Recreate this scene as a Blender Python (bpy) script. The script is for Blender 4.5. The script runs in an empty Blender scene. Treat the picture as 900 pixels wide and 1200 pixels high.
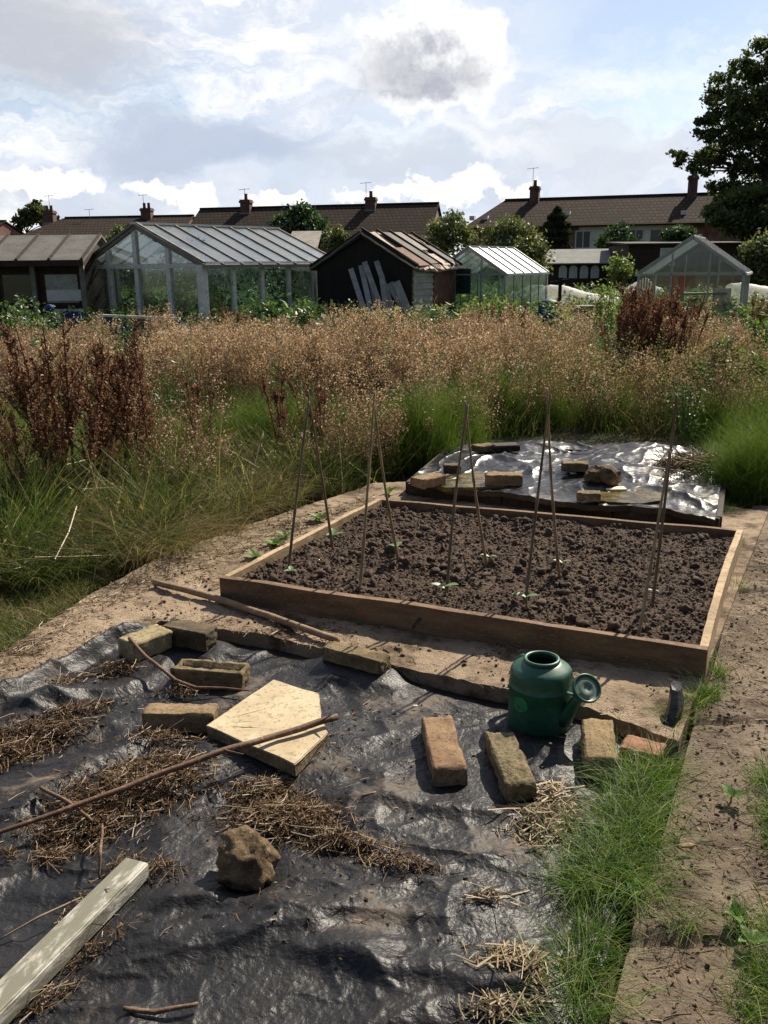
import bpy, bmesh, math, random
import numpy as np
from mathutils import Vector, Matrix, noise
R = math.radians
random.seed(7)
rng = np.random.default_rng(11)
scn = bpy.context.scene
COL = scn.collection

# ------------------------------------------------------------------ camera
FPX, PITCH, ROLL, CAMH = 1050.0, R(15.4), R(0.6), 1.6
_r0 = Vector((1, 0, 0)); _f = Vector((0, math.cos(PITCH), -math.sin(PITCH))); _u0 = Vector((0, math.sin(PITCH), math.cos(PITCH)))
_r = _r0 * math.cos(ROLL) - _u0 * math.sin(ROLL)
_u = _u0 * math.cos(ROLL) + _r0 * math.sin(ROLL)
CAM = Vector((0, 0, CAMH))
def ray(px, py):
    return _f + _r * ((px - 450) / FPX) + _u * ((600 - py) / FPX)
def G(px, py, z=0.0):
    d = ray(px, py); t = (z - CAMH) / d.z
    return CAM + d * t
def P(px, py, Y):
    d = ray(px, py); return CAM + d * (Y / d.y)
cam = bpy.data.cameras.new('camera'); co = bpy.data.objects.new('camera', cam); COL.objects.link(co)
m = Matrix((_r, _u, -_f)).transposed().to_4x4(); m.translation = CAM
co.matrix_world = m
cam.sensor_fit = 'VERTICAL'; cam.sensor_height = 24; cam.sensor_width = 18; cam.lens = 24 * FPX / 1200
cam.clip_start = 0.05; cam.clip_end = 3000
scn.camera = co
scn.view_settings.view_transform = 'Standard'
scn.view_settings.look = 'None'
scn.view_settings.exposure = 0.7; scn.view_settings.gamma = 1.0
scn.view_settings.use_curve_mapping = False
scn.cycles.use_denoising = True
scn.cycles.max_bounces = 8
scn.cycles.transparent_max_bounces = 24
scn.cycles.caustics_reflective = False; scn.cycles.caustics_refractive = False
scn.cycles.sample_clamp_indirect = 4

# ------------------------------------------------------------------ numpy noise
_perm = np.random.default_rng(3).permutation(256); _perm = np.concatenate([_perm, _perm, _perm])
_ga = np.random.default_rng(4).random(256) * 2 * np.pi
def pn(x, y):
    x = np.asarray(x, float); y = np.asarray(y, float)
    xi = np.floor(x).astype(int); yi = np.floor(y).astype(int); xf = x - xi; yf = y - yi
    def gr(ix, iy, dx, dy):
        a = _ga[_perm[_perm[ix & 255] + (iy & 255)]]
        return np.cos(a) * dx + np.sin(a) * dy
    u = xf * xf * xf * (xf * (xf * 6 - 15) + 10); v = yf * yf * yf * (yf * (yf * 6 - 15) + 10)
    a = gr(xi, yi, xf, yf); b = gr(xi + 1, yi, xf - 1, yf); c = gr(xi, yi + 1, xf, yf - 1); d = gr(xi + 1, yi + 1, xf - 1, yf - 1)
    return 1.4 * ((a * (1 - u) + b * u) * (1 - v) + (c * (1 - u) + d * u) * v)
def fbm(x, y, o=4, g=.5):
    s = 0; a = 1; f = 1
    for i in range(o):
        s = s + a * pn(x * f + 17.3 * i, y * f - 9.1 * i); a *= g; f *= 2.03
    return s
def ridge(x, y, o=3):
    s = 0; a = 1; f = 1
    for i in range(o):
        s = s + a * (1 - np.abs(pn(x * f + 31.7 * i, y * f + 5.3 * i)) * 2); a *= .5; f *= 2.1
    return s
def sstep(a, b, x):
    t = np.clip((x - a) / (b - a), 0, 1); return t * t * (3 - 2 * t)

# ------------------------------------------------------------------ objects, tags
def tag(o, label=None, cat=None, group=None, kind=None):
    if label: o['label'] = label
    if cat: o['category'] = cat
    if group: o['group'] = group
    if kind: o['kind'] = kind
    return o
def empty(name, loc=(0, 0, 0), rz=0.0, label=None, cat=None, group=None):
    o = bpy.data.objects.new(name, None); COL.objects.link(o); o.location = loc; o.rotation_euler = (0, 0, rz)
    o.empty_display_size = .1
    return tag(o, label, cat, group)
def link(name, me, parent=None, loc=None):
    o = bpy.data.objects.new(name, me); COL.objects.link(o)
    if parent: o.parent = parent
    if loc is not None: o.location = loc
    return o
def copy_tree(o, parent=None):
    c = o.copy(); COL.objects.link(c)
    if parent: c.parent = parent
    for ch in list(o.children): copy_tree(ch, c)
    return c
def qmesh(name, V, F, mats, mi=None, smooth=False, parent=None, loc=None):
    """mesh from numpy arrays of vertices and quads (or tris)"""
    V = np.ascontiguousarray(V, np.float32).reshape(-1, 3); F = np.ascontiguousarray(F, np.int32)
    k = F.shape[1]
    me = bpy.data.meshes.new(name)
    me.vertices.add(len(V)); me.vertices.foreach_set('co', V.ravel())
    me.loops.add(F.size); me.loops.foreach_set('vertex_index', F.ravel())
    me.polygons.add(len(F)); me.polygons.foreach_set('loop_start', np.arange(0, F.size, k, dtype=np.int32))
    for mm in (mats if isinstance(mats, (list, tuple)) else [mats]): me.materials.append(mm)
    if mi is not None: me.polygons.foreach_set('material_index', np.ascontiguousarray(mi, np.int32))
    me.polygons.foreach_set('use_smooth', np.full(len(F), smooth, bool))
    me.update(calc_edges=True); me.validate()
    return link(name, me, parent, loc)

class MB:
    """collects simple solids and builds ONE mesh object"""
    def __init__(s): s.v = []; s.f = []
    def add(s, vs, fs):
        b = len(s.v); s.v += [tuple(v) for v in vs]; s.f += [tuple(i + b for i in f) for f in fs]; return s
    def box(s, x0, x1, y0, y1, z0, z1):
        return s.add([(x0, y0, z0), (x1, y0, z0), (x1, y1, z0), (x0, y1, z0), (x0, y0, z1), (x1, y0, z1), (x1, y1, z1), (x0, y1, z1)],
                     [(3, 2, 1, 0), (4, 5, 6, 7), (0, 1, 5, 4), (1, 2, 6, 5), (2, 3, 7, 6), (3, 0, 4, 7)])
    def beam(s, p, q, w, h, up=(0, 0, 1), jit=0):
        p = Vector(p); q = Vector(q); d = (q - p).normalized(); up = Vector(up)
        if abs(d.dot(up)) > .98: up = Vector((0, 1, 0))
        a = d.cross(up).normalized() * (w / 2); b = a.cross(d).normalized() * (h / 2)
        vs = [p - a - b, p + a - b, p + a + b, p - a + b, q - a - b, q + a - b, q + a + b, q - a + b]
        return s.add(vs, [(3, 2, 1, 0), (4, 5, 6, 7), (0, 1, 5, 4), (1, 2, 6, 5), (2, 3, 7, 6), (3, 0, 4, 7)])
    def prism(s, poly, vec):
        vec = Vector(vec); n = len(poly); vs = [Vector(p) for p in poly]; vs = vs + [p + vec for p in vs]
        return s.add(vs, [tuple(range(n))[::-1], tuple(range(n, 2 * n))] + [(i, (i + 1) % n, (i + 1) % n + n, i + n) for i in range(n)])
    def tube(s, pts, rad, n=8, cap=True):
        pts = [Vector(p) for p in pts]
        if not hasattr(rad, '__len__'): rad = [rad] * len(pts)
        vs = []; fs = []; prev = None
        for i, p in enumerate(pts):
            d = (pts[min(i + 1, len(pts) - 1)] - pts[max(i - 1, 0)]).normalized()
            if prev is None:
                ref = Vector((0, 0, 1)) if abs(d.z) < .9 else Vector((1, 0, 0)); a = d.cross(ref).normalized()
            else: a = (prev - d * prev.dot(d)).normalized()
            prev = a; b = d.cross(a)
            for k in range(n):
                t = 2 * math.pi * k / n; vs.append(p + (a * math.cos(t) + b * math.sin(t)) * rad[i])
        for i in range(len(pts) - 1):
            for k in range(n): fs.append((i * n + k, i * n + (k + 1) % n, (i + 1) * n + (k + 1) % n, (i + 1) * n + k))
        if cap: fs += [tuple(range(n))[::-1], tuple(range((len(pts) - 1) * n, len(pts) * n))]
        return s.add(vs, fs)
    def lathe(s, prof, n=32, c=(0, 0, 0), squash=1.0, caps=True):
        vs = []; fs = []
        for r, z in prof:
            for k in range(n):
                t = 2 * math.pi * k / n; vs.append((c[0] + r * math.cos(t), c[1] + r * math.sin(t) * squash, c[2] + z))
        for i in range(len(prof) - 1):
            for k in range(n): fs.append((i * n + k, i * n + (k + 1) % n, (i + 1) * n + (k + 1) % n, (i + 1) * n + k))
        if caps and prof[0][0] > 1e-5: fs.append(tuple(range(n))[::-1])
        if caps and prof[-1][0] > 1e-5: fs.append(tuple(range((len(prof) - 1) * n, len(prof) * n)))
        return s.add(vs, fs)
    def build(s, name, mat, parent=None, smooth=False, bevel=0, loc=None, rough=0, rsc=20):
        me = bpy.data.meshes.new(name); me.from_pydata(s.v, [], s.f)
        bm = bmesh.new(); bm.from_mesh(me)
        bmesh.ops.recalc_face_normals(bm, faces=bm.faces)
        if bevel: bmesh.ops.bevel(bm, geom=bm.edges[:], offset=bevel, segments=2, affect='EDGES', clamp_overlap=True)
        if rough:
            for v in bm.verts:
                v.co += Vector((noise.noise(v.co * rsc), noise.noise(v.co * rsc + Vector((9, 3, 1))), noise.noise(v.co * rsc + Vector((4, 7, 5))))) * rough
        bm.to_mesh(me); bm.free()
        if smooth:
            me.polygons.foreach_set('use_smooth', [True] * len(me.polygons))
        for mm in (mat if isinstance(mat, (list, tuple)) else [mat]): me.materials.append(mm)
        return link(name, me, parent, loc)

# ------------------------------------------------------------------ materials
class NT:
    def __init__(s, tree): s.t = tree; s.n = tree.nodes; s.l = tree.links
    def new(s, typ, **kw):
        n = s.n.new(typ)
        for k, v in kw.items(): setattr(n, k, v)
        return n
    def put(s, sock, v):
        if isinstance(v, bpy.types.NodeSocket): s.l.new(v, sock)
        elif v is not None:
            if sock.type == 'RGBA' and len(v) == 3: v = (*v, 1)
            sock.default_value = v
    def math(s, op, a, b=None, c=None, clamp=False):
        n = s.new('ShaderNodeMath', operation=op, use_clamp=clamp)
        s.put(n.inputs[0], a)
        if b is not None: s.put(n.inputs[1], b)
        if c is not None: s.put(n.inputs[2], c)
        return n.outputs[0]
    def vmath(s, op, a, b=None):
        n = s.new('ShaderNodeVectorMath', operation=op); s.put(n.inputs[0], a)
        if b is not None: s.put(n.inputs[1], b)
        return n.outputs['Value'] if op in ('LENGTH', 'DOT_PRODUCT') else n.outputs[0]
    def mix(s, f, a, b, typ='MIX'):
        n = s.new('ShaderNodeMix', data_type='RGBA', blend_type=typ)
        s.put(n.inputs[0], f); s.put(n.inputs[6], a); s.put(n.inputs[7], b); return n.outputs[2]
    def noise(s, vec, scale, detail=4, rough=.55, dist=0, out=0):
        n = s.new('ShaderNodeTexNoise'); s.put(n.inputs['Vector'], vec)
        n.inputs['Scale'].default_value = scale; n.inputs['Detail'].default_value = detail
        n.inputs['Roughness'].default_value = rough; n.inputs['Distortion'].default_value = dist
        return n.outputs[out]
    def ramp(s, f, stops, interp='LINEAR'):
        n = s.new('ShaderNodeValToRGB'); s.put(n.inputs[0], f); cr = n.color_ramp; cr.interpolation = interp
        while len(cr.elements) < len(stops): cr.elements.new(.5)
        for e, (p, c) in zip(cr.elements, stops):
            e.position = p; e.color = (*c, 1) if hasattr(c, '__len__') else (c, c, c, 1)
        return n.outputs[0]
    def sms(s, x, a, b):
        n = s.new('ShaderNodeMapRange', interpolation_type='SMOOTHSTEP'); s.put(n.inputs[0], x)
        n.inputs[1].default_value = a; n.inputs[2].default_value = b; return n.outputs[0]
    def stretch(s, vec, sc):
        n = s.new('ShaderNodeMapping'); s.put(n.inputs[0], vec); n.inputs['Scale'].default_value = sc; return n.outputs[0]
    def bump(s, h, strength=.5, dist=.01):
        n = s.new('ShaderNodeBump'); s.put(n.inputs['Height'], h); n.inputs['Strength'].default_value = strength
        n.inputs['Distance'].default_value = dist; return n.outputs[0]

def newmat(name):
    m = bpy.data.materials.new(name); m.use_nodes = True; nt = NT(m.node_tree)
    b = m.node_tree.nodes['Principled BSDF']
    return m, nt, b
def mat(name, c1, c2=None, scale=8, rough=.8, c3=None, scale2=60, bump=.3, bdist=.004, stretch=None, spec=.3, amount=(.35, .65), metallic=0, detail=6, rnd=0):
    """two-tone noise colour + fine third tone + bump"""
    m, nt, b = newmat(name)
    co_ = nt.new('ShaderNodeTexCoord').outputs['Object']
    if rnd:
        oi = nt.new('ShaderNodeObjectInfo')
        co_ = nt.vmath('ADD', co_, oi.outputs['Location'])
    if stretch: co_ = nt.stretch(co_, stretch)
    col = c1
    if c2 is not None:
        f = nt.noise(co_, scale, detail, .6); col = nt.mix(nt.sms(f, *amount), c1, c2)
    f2 = nt.noise(co_, scale2, 5, .65)
    if c3 is not None: col = nt.mix(nt.sms(f2, .52, .68), col, c3)
    nt.put(b.inputs['Base Color'], col)
    b.inputs['Roughness'].default_value = rough; b.inputs['Specular IOR Level'].default_value = spec; b.inputs['Metallic'].default_value = metallic
    if bump: nt.put(b.inputs['Normal'], nt.bump(f2, bump, bdist))
    return m
def leafmat(name, stops, transl=.45, gloss=.06, nscale=1.2, stops2=None, rough=.5):
    """thin leaf: colour picked per blade/leaf and drifting over the patch, part of the light passes through"""
    m, nt, b = newmat(name); nt.n.remove(b); out = nt.n['Material Output']
    g = nt.new('ShaderNodeNewGeometry'); co_ = nt.new('ShaderNodeTexCoord').outputs['Object']
    f = g.outputs['Random Per Island']
    col = nt.ramp(f, stops)
    if stops2 is not None:
        nn = nt.noise(co_, nscale, 3, .6); col = nt.mix(nt.sms(nn, .4, .62), col, nt.ramp(f, stops2))
    d = nt.new('ShaderNodeBsdfDiffuse'); nt.put(d.inputs[0], col)
    t = nt.new('ShaderNodeBsdfTranslucent'); nt.put(t.inputs[0], col)
    mx = nt.new('ShaderNodeMixShader'); mx.inputs[0].default_value = transl
    nt.l.new(d.outputs[0], mx.inputs[1]); nt.l.new(t.outputs[0], mx.inputs[2])
    gl = nt.new('ShaderNodeBsdfGlossy'); gl.inputs['Roughness'].default_value = rough; gl.inputs[0].default_value = (1, 1, 1, 1)
    m2 = nt.new('ShaderNodeMixShader'); m2.inputs[0].default_value = gloss
    nt.l.new(mx.outputs[0], m2.inputs[1]); nt.l.new(gl.outputs[0], m2.inputs[2]); nt.l.new(m2.outputs[0], out.inputs[0])
    return m
def glassmat(name, tint=(.85, .9, .88), dirt=.2, dirtcol=(.5, .52, .48), gloss=.05, grough=.06, nsc=2.5):
    m, nt, b = newmat(name); nt.n.remove(b); out = nt.n['Material Output']
    co_ = nt.new('ShaderNodeTexCoord').outputs['Object']
    tr = nt.new('ShaderNodeBsdfTransparent'); tr.inputs[0].default_value = (*tint, 1)
    gl = nt.new('ShaderNodeBsdfGlossy'); gl.inputs['Roughness'].default_value = grough; gl.inputs[0].default_value = (.9, .95, 1, 1)
    lw = nt.new('ShaderNodeLayerWeight'); lw.inputs[0].default_value = .25
    f = nt.math('MULTIPLY_ADD', lw.outputs[0], .4, gloss, clamp=True)
    a = nt.new('ShaderNodeMixShader'); nt.put(a.inputs[0], f); nt.l.new(tr.outputs[0], a.inputs[1]); nt.l.new(gl.outputs[0], a.inputs[2])
    d = nt.new('ShaderNodeBsdfDiffuse'); d.inputs[0].default_value = (*dirtcol, 1)
    t = nt.new('ShaderNodeBsdfTranslucent'); t.inputs[0].default_value = (*dirtcol, 1)
    dm = nt.new('ShaderNodeMixShader'); dm.inputs[0].default_value = .5; nt.l.new(d.outputs[0], dm.inputs[1]); nt.l.new(t.outputs[0], dm.inputs[2])
    n = nt.noise(co_, nsc, 5, .65)
    fd = nt.math('MULTIPLY', nt.sms(n, .3, .7), dirt * 2, clamp=True)
    b2 = nt.new('ShaderNodeMixShader'); nt.put(b2.inputs[0], fd); nt.l.new(a.outputs[0], b2.inputs[1]); nt.l.new(dm.outputs[0], b2.inputs[2])
    nt.l.new(b2.outputs[0], out.inputs[0])
    return m

# ------------------------------------------------------------------ world: Nishita sky + cloud layers, sun
SUN_EL, SUN_AZ = R(41), R(36)          # azimuth measured from +Y towards +X
sd = Vector((math.sin(SUN_AZ) * math.cos(SUN_EL), math.cos(SUN_AZ) * math.cos(SUN_EL), math.sin(SUN_EL)))
sl = bpy.data.lights.new('sun', 'SUN'); sl.energy = 5.0; sl.angle = R(.5); sl.color = (1, .905, .755)
so = bpy.data.objects.new('sun', sl); COL.objects.link(so); so.rotation_euler = sd.to_track_quat('Z', 'Y').to_euler(); so.location = (10, 14, 20)
w = bpy.data.worlds.new('World'); scn.world = w; w.use_nodes = True
nt = NT(w.node_tree); bg = w.node_tree.nodes['Background']; bg.inputs[1].default_value = .1
sky = nt.new('ShaderNodeTexSky'); sky.sky_type = 'NISHITA'; sky.sun_disc = False; sky.sun_elevation = SUN_EL; sky.sun_rotation = SUN_AZ
sky.air_density = 1.0; sky.dust_density = .6; sky.ozone_density = 1.5
D = nt.new('ShaderNodeTexCoord').outputs['Generated']
wob = nt.vmath('SUBTRACT', nt.noise(nt.stretch(D, (1, 1, 1.6)), 7, 5, .6, out=1), (.5, .5, .5))
def sc3(v, k): return nt.vmath('MULTIPLY', v, (k, k, k))
D1 = nt.vmath('ADD', D, sc3(wob, .16))
wob2 = nt.vmath('SUBTRACT', nt.noise(D, 26, 4, .6, out=1), (.5, .5, .5))
D2 = nt.vmath('ADD', nt.vmath('ADD', D, sc3(wob, .06)), sc3(wob2, .035))
fy = nt.new('ShaderNodeSeparateXYZ'); nt.put(fy.inputs[0], D)
front = nt.sms(fy.outputs[1], -.5, .6)
n1 = nt.noise(nt.stretch(D1, (1, 1, 2.6)), 3.2, 6, .6)
n2 = nt.noise(nt.stretch(D1, (1, 1, 3.2)), 8, 6, .62)
def blob(px, py, sx, sy, soft=(1.15, .55), src=D2):
    c = ray(px, py).normalized()
    d = nt.vmath('SUBTRACT', src, tuple(c)); d = nt.vmath('MULTIPLY', d, (FPX / sx, FPX / sx, FPX / sy))
    return nt.sms(nt.vmath('LENGTH', d), soft[0], soft[1])
skyc = nt.mix(1.0, sky.outputs[0], (.68, .68, .70), 'MULTIPLY')
# thin high cover, open in the upper right and behind the camera
cov = nt.math('ADD', nt.math('MULTIPLY', nt.sms(n1, .3, .56), .9), .12, clamp=True)
blue = nt.math('MAXIMUM', blob(800, 0, 300, 75, (1.3, .3), D1), nt.math('MULTIPLY', blob(610, 8, 90, 40, (1.3, .3), D1), .8))
cov = nt.math('MULTIPLY', cov, nt.math('SUBTRACT', 1, nt.math('MULTIPLY', blue, .8)))
high = nt.sms(fy.outputs[2], .30, .55)
cov = nt.math('MULTIPLY', cov, nt.math('SUBTRACT', 1, nt.math('MULTIPLY', high, .65)))
white = nt.mix(nt.sms(n2, .40, .60), (4.5, 4.95, 5.75), (6.9, 6.85, 6.75))
white = nt.mix(front, (.85, .9, 1.0), white)
col = nt.mix(cov, skyc, white)
def layer(col, mask, c, k=1.0): return nt.mix(nt.math('MULTIPLY', mask, k), col, c)
col = layer(col, blob(420, 222, 520, 40, (1.3, .3), D1), (4.3, 4.75, 5.6), .75)
# grey banks and cumulus heads
col = layer(col, blob(235, 172, 150, 34, (1.3, .4), D1), (3.3, 3.75, 4.7), .9)
col = layer(col, blob(730, 185, 110, 26, (1.3, .3), D1), (4.6, 4.9, 5.4), .7)
col = layer(col, blob(620, 160, 120, 14, (1.3, .3), D1), (4.2, 4.5, 5.0), .6)
col = layer(col, blob(60, 235, 180, 22, (1.3, .3), D1), (3.8, 4.2, 4.9), .6)
col = layer(col, blob(470, 205, 150, 20, (1.3, .3), D1), (4.0, 4.35, 4.9), .7)
col = layer(col, blob(40, 40, 120, 60, (1.3, .4), D1), (3.5, 3.65, 4.05), .85)
wob3 = nt.vmath('SUBTRACT', nt.noise(D, 60, 3, .6, out=1), (.5, .5, .5))
D4 = nt.vmath('ADD', nt.vmath('ADD', D, sc3(wob2, .05)), sc3(wob3, .022))
for a in ((545, 218, 48, 17), (500, 222, 40, 13), (600, 226, 36, 8), (320, 233, 36, 10), (235, 228, 22, 15), (60, 212, 52, 14), (20, 208, 30, 12), (430, 228, 44, 9), (190, 222, 40, 10)):
    col = layer(col, blob(*a, soft=(1.12, .78), src=D4), (7.0, 6.95, 6.85))
D3 = nt.vmath('ADD', nt.vmath('ADD', nt.vmath('ADD', D, sc3(wob, .12)), sc3(wob2, .07)), sc3(wob3, .02))
col = layer(col, blob(520, 70, 190, 110, (1.3, .3), D1), (5.0, 5.4, 6.1), .6)
shade = nt.sms(nt.noise(D3, 20, 5, .62), .30, .58)
for a in ((525, 52, 66, 46), (572, 78, 40, 42), (462, 66, 48, 38), (545, 30, 40, 26), (510, 118, 70, 26)):
    col = layer(col, blob(*a, soft=(1.15, .62), src=D3), nt.mix(shade, (5.6, 5.75, 6.05), (7.1, 7.1, 7.05)), .95)
for a in ((452, 92, 50, 38), (495, 84, 66, 34), (525, 104, 60, 30), (480, 62, 46, 26), (545, 80, 44, 22)):
    col = layer(col, nt.math('MULTIPLY', blob(*a, soft=(1.25, .3), src=D3), nt.math('SUBTRACT', 1, nt.math('MULTIPLY', shade, .45))), (2.9, 3.02, 3.45), .72)
nt.put(bg.inputs[0], col)

# ------------------------------------------------------------------ shared materials
M = {}
M['ground'] = mat('dark_weedy_soil', (.05, .045, .02), (.035, .055, .015), 3, .95, (.09, .07, .035), 30, .6, .02)
M['wood_new'] = mat('sawn_timber', (.46, .34, .20), (.30, .21, .12), 5, .85, (.16, .11, .065), 40, .4, .003, stretch=(1, 1, 6))
M['wood_wet'] = mat('damp_brown_board', (.20, .125, .07), (.11, .068, .04), 4, .85, (.27, .18, .11), 50, .5, .003, stretch=(1, 1, 5))
M['wood_old'] = mat('dark_old_board', (.05, .038, .028), (.025, .02, .016), 4, .85, (.08, .06, .04), 40, .5, .004)
M['soil'] = mat('dug_soil', (.098, .066, .045), (.062, .041, .028), 4, .95, (.14, .098, .066), 70, .9, .012)
M['clod'] = mat('soil_clod', (.10, .068, .046), (.058, .039, .027), 9, .95, (.15, .104, .072), 90, .9, .008)
M['crumb'] = mat('dry_soil_crumb', (.13, .088, .06), (.075, .05, .035), 9, .95, None, 90, .6)
M['cane'] = mat('bamboo', (.33, .235, .13), (.20, .145, .085), 9, .6, None, 60, .2)
M['cane_dark'] = mat('weathered_bamboo', (.19, .135, .085), (.11, .08, .052), 9, .65, None, 60, .2)
M['straw'] = leafmat('dry_straw', [(0, (.06, .033, .015)), (.5, (.14, .082, .037)), (.85, (.26, .17, .078)), (1, (.48, .36, .19))], .12, .03)
M['twig'] = mat('twig_bark', (.16, .09, .055), (.09, .05, .03), 14, .7, (.26, .18, .12), 70, .4)
M['greenleaf'] = leafmat('fresh_leaf', [(0, (.06, .14, .02)), (1, (.14, .25, .04))], .45, .02)
M['seedleaf'] = leafmat('pale_seedling_leaf', [(0, (.14, .26, .10)), (1, (.26, .38, .18))], .4, .05)
M['grass_near'] = leafmat('near_grass', [(0, (.045, .10, .009)), (.6, (.10, .19, .016)), (.9, (.18, .27, .03)), (1, (.40, .34, .13))], .5, .02)
M['grass_far'] = leafmat('long_grass', [(0, (.028, .055, .007)), (.55, (.07, .125, .015)), (.85, (.13, .18, .03)), (1, (.27, .21, .085))], .5, .015,
                         2.2, [(0, (.035, .05, .01)), (.5, (.085, .10, .022)), (1, (.27, .20, .085))])
M['horsetail'] = leafmat('horsetail', [(0, (.045, .085, .009)), (.6, (.095, .165, .018)), (1, (.18, .25, .035))], .5, .012)
M['drygrass'] = leafmat('matted_dry_grass', [(0, (.09, .07, .026)), (.4, (.20, .155, .062)), (.75, (.34, .25, .12)), (1, (.52, .40, .22))], .45, .015, 5, [(0, (.05, .07, .012)), (.5, (.11, .14, .028)), (1, (.34, .26, .11))])
M['tan'] = leafmat('seeding_weeds', [(0, (.17, .10, .045)), (.3, (.36, .23, .105)), (.7, (.52, .36, .19)), (1, (.72, .59, .40))], .5, .03,
                   .45, [(0, (.13, .075, .04)), (.4, (.28, .175, .095)), (.8, (.44, .30, .175)), (1, (.62, .50, .34))])
M['tanstem'] = leafmat('weed_stem', [(0, (.13, .08, .035)), (1, (.28, .19, .09))], .2, .03)
M['dock'] = leafmat('rust_dock', [(0, (.075, .032, .017)), (.4, (.145, .066, .032)), (.8, (.24, .115, .055)), (1, (.42, .26, .14))], .42, .02)
M['dockstem'] = mat('dock_stem', (.09, .04, .025), (.14, .075, .04), 12, .8, None, 50, .2)
M['weedleaf'] = leafmat('leafy_weeds', [(0, (.03, .07, .012)), (.6, (.065, .13, .022)), (1, (.14, .22, .04))], .4, .06)
M['weedlime'] = leafmat('lime_weeds', [(0, (.09, .14, .02)), (.6, (.18, .25, .04)), (1, (.30, .34, .08))], .5, .05)
M['treeleaf'] = leafmat('tree_leaf', [(0, (.04, .058, .014)), (.6, (.085, .11, .026)), (1, (.16, .18, .05))], .5, .02)
M['bushleaf'] = leafmat('bush_leaf', [(0, (.022, .05, .011)), (.6, (.05, .10, .02)), (1, (.10, .16, .035))], .35, .06)
M['appleleaf'] = leafmat('apple_leaf', [(0, (.05, .075, .015)), (.6, (.11, .14, .03)), (1, (.22, .22, .06))], .45, .05)
M['coniferleaf'] = leafmat('conifer_leaf', [(0, (.014, .026, .010)), (1, (.045, .065, .02))], .3, .02)
M['bark'] = mat('bark', (.05, .04, .03), (.03, .024, .018), 6, .9, (.08, .065, .05), 40, .8, .02)

# ------------------------------------------------------------------ vegetation generators (vectorised)
def blades(pts, h, w, lean, droop, az=None, segs=4, azs=None):
    """curved grass blades -> V, F. pts (N,3)"""
    N = len(pts); pts = np.asarray(pts, float)
    az = rng.random(N) * 2 * np.pi if az is None else az
    s = np.linspace(0, 1, segs + 1)[None, :]
    h = np.broadcast_to(h, (N,))[:, None]; lean = np.broadcast_to(lean, (N,))[:, None]; droop = np.broadcast_to(droop, (N,))[:, None]
    r = h * (lean * s + droop * s ** 2 * .8); z = h * (s - droop * .55 * s ** 3)
    wob = (rng.random((N, 1)) - .5) * .25 * h * s ** 2
    ca, sa = np.cos(az)[:, None], np.sin(az)[:, None]
    cx = pts[:, :1] + r * ca - wob * sa; cy = pts[:, 1:2] + r * sa + wob * ca; cz = pts[:, 2:3] + z
    sz = rng.random(N) * 2 * np.pi
    wd = np.broadcast_to(w, (N,))[:, None] * .5 * np.maximum(1 - s ** 1.6, .06)
    ox = np.cos(sz)[:, None] * wd; oy = np.sin(sz)[:, None] * wd
    V = np.empty((N, segs + 1, 2, 3)); V[:, :, 0, 0] = cx - ox; V[:, :, 1, 0] = cx + ox; V[:, :, 0, 1] = cy - oy; V[:, :, 1, 1] = cy + oy; V[:, :, :, 2] = cz[:, :, None]
    i = (np.arange(N) * (segs + 1) * 2)[:, None] + (np.arange(segs) * 2)[None, :]
    F = np.stack([i, i + 1, i + 3, i + 2], -1).reshape(-1, 4)
    return V.reshape(-1, 3), F
def leaves(c, size, asp=.55, up=0.0):
    """diamond leaves with random orientation (up>0 pulls them level)"""
    N = len(c); c = np.asarray(c, float)
    a = rng.normal(size=(N, 3)); a[:, 2] *= (1 - up); a /= np.linalg.norm(a, axis=1, keepdims=True) + 1e-9
    b = rng.normal(size=(N, 3)); b[:, 2] *= (1 - up); b -= a * (a * b).sum(1, keepdims=True); b /= np.linalg.norm(b, axis=1, keepdims=True) + 1e-9
    n = np.cross(a, b)
    L = np.broadcast_to(size, (N,))[:, None] * .5
    V = np.stack([c - a * L, c + b * L * asp + n * L * .15, c + a * L, c - b * L * asp + n * L * .15], 1)
    F = np.arange(N * 4).reshape(N, 4)
    return V.reshape(-1, 3), F
def sticks(c, d, ln, rad):
    """thin three-sided straws"""
    N = len(c); d = d / (np.linalg.norm(d, axis=1, keepdims=True) + 1e-9)
    ref = np.tile([[.13, .22, .97]], (N, 1)); a = np.cross(d, ref); a /= np.linalg.norm(a, axis=1, keepdims=True) + 1e-9; b = np.cross(d, a)
    ln = np.broadcast_to(ln, (N,))[:, None]; rad = np.broadcast_to(rad, (N,))[:, None]
    bend = (rng.random((N, 1)) - .5) * .22 * ln
    V = np.empty((N, 3, 3, 3))
    for j, t in enumerate((-.5, 0, .5)):
        p = c + d * ln * t + (a * bend if j == 1 else 0)
        for k in range(3):
            an = 2 * np.pi * k / 3; V[:, j, k] = p + (a * np.cos(an) + b * np.sin(an)) * rad
    fs = []
    for j in range(2):
        for k in range(3): fs.append([j * 3 + k, j * 3 + (k + 1) % 3, (j + 1) * 3 + (k + 1) % 3, (j + 1) * 3 + k])
    F = (np.arange(N) * 9)[:, None, None] + np.array(fs)[None]
    return V.reshape(-1, 3), F.reshape(-1, 4)
def join(*vf):
    V = []; F = []; MI = []; o = 0
    for k, (v, f) in enumerate(vf):
        V.append(v); F.append(f + o); MI.append(np.full(len(f), k)); o += len(v)
    return np.concatenate(V), np.concatenate(F), np.concatenate(MI)
def in_poly(x, y, poly):
    c = np.zeros(len(x), bool); n = len(poly)
    for i in range(n):
        x0, y0 = poly[i]; x1, y1 = poly[(i + 1) % n]
        k = ((y0 > y) != (y1 > y)) & (x < (x1 - x0) * (y - y0) / (y1 - y0 + 1e-12) + x0)
        c ^= k
    return c
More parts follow.
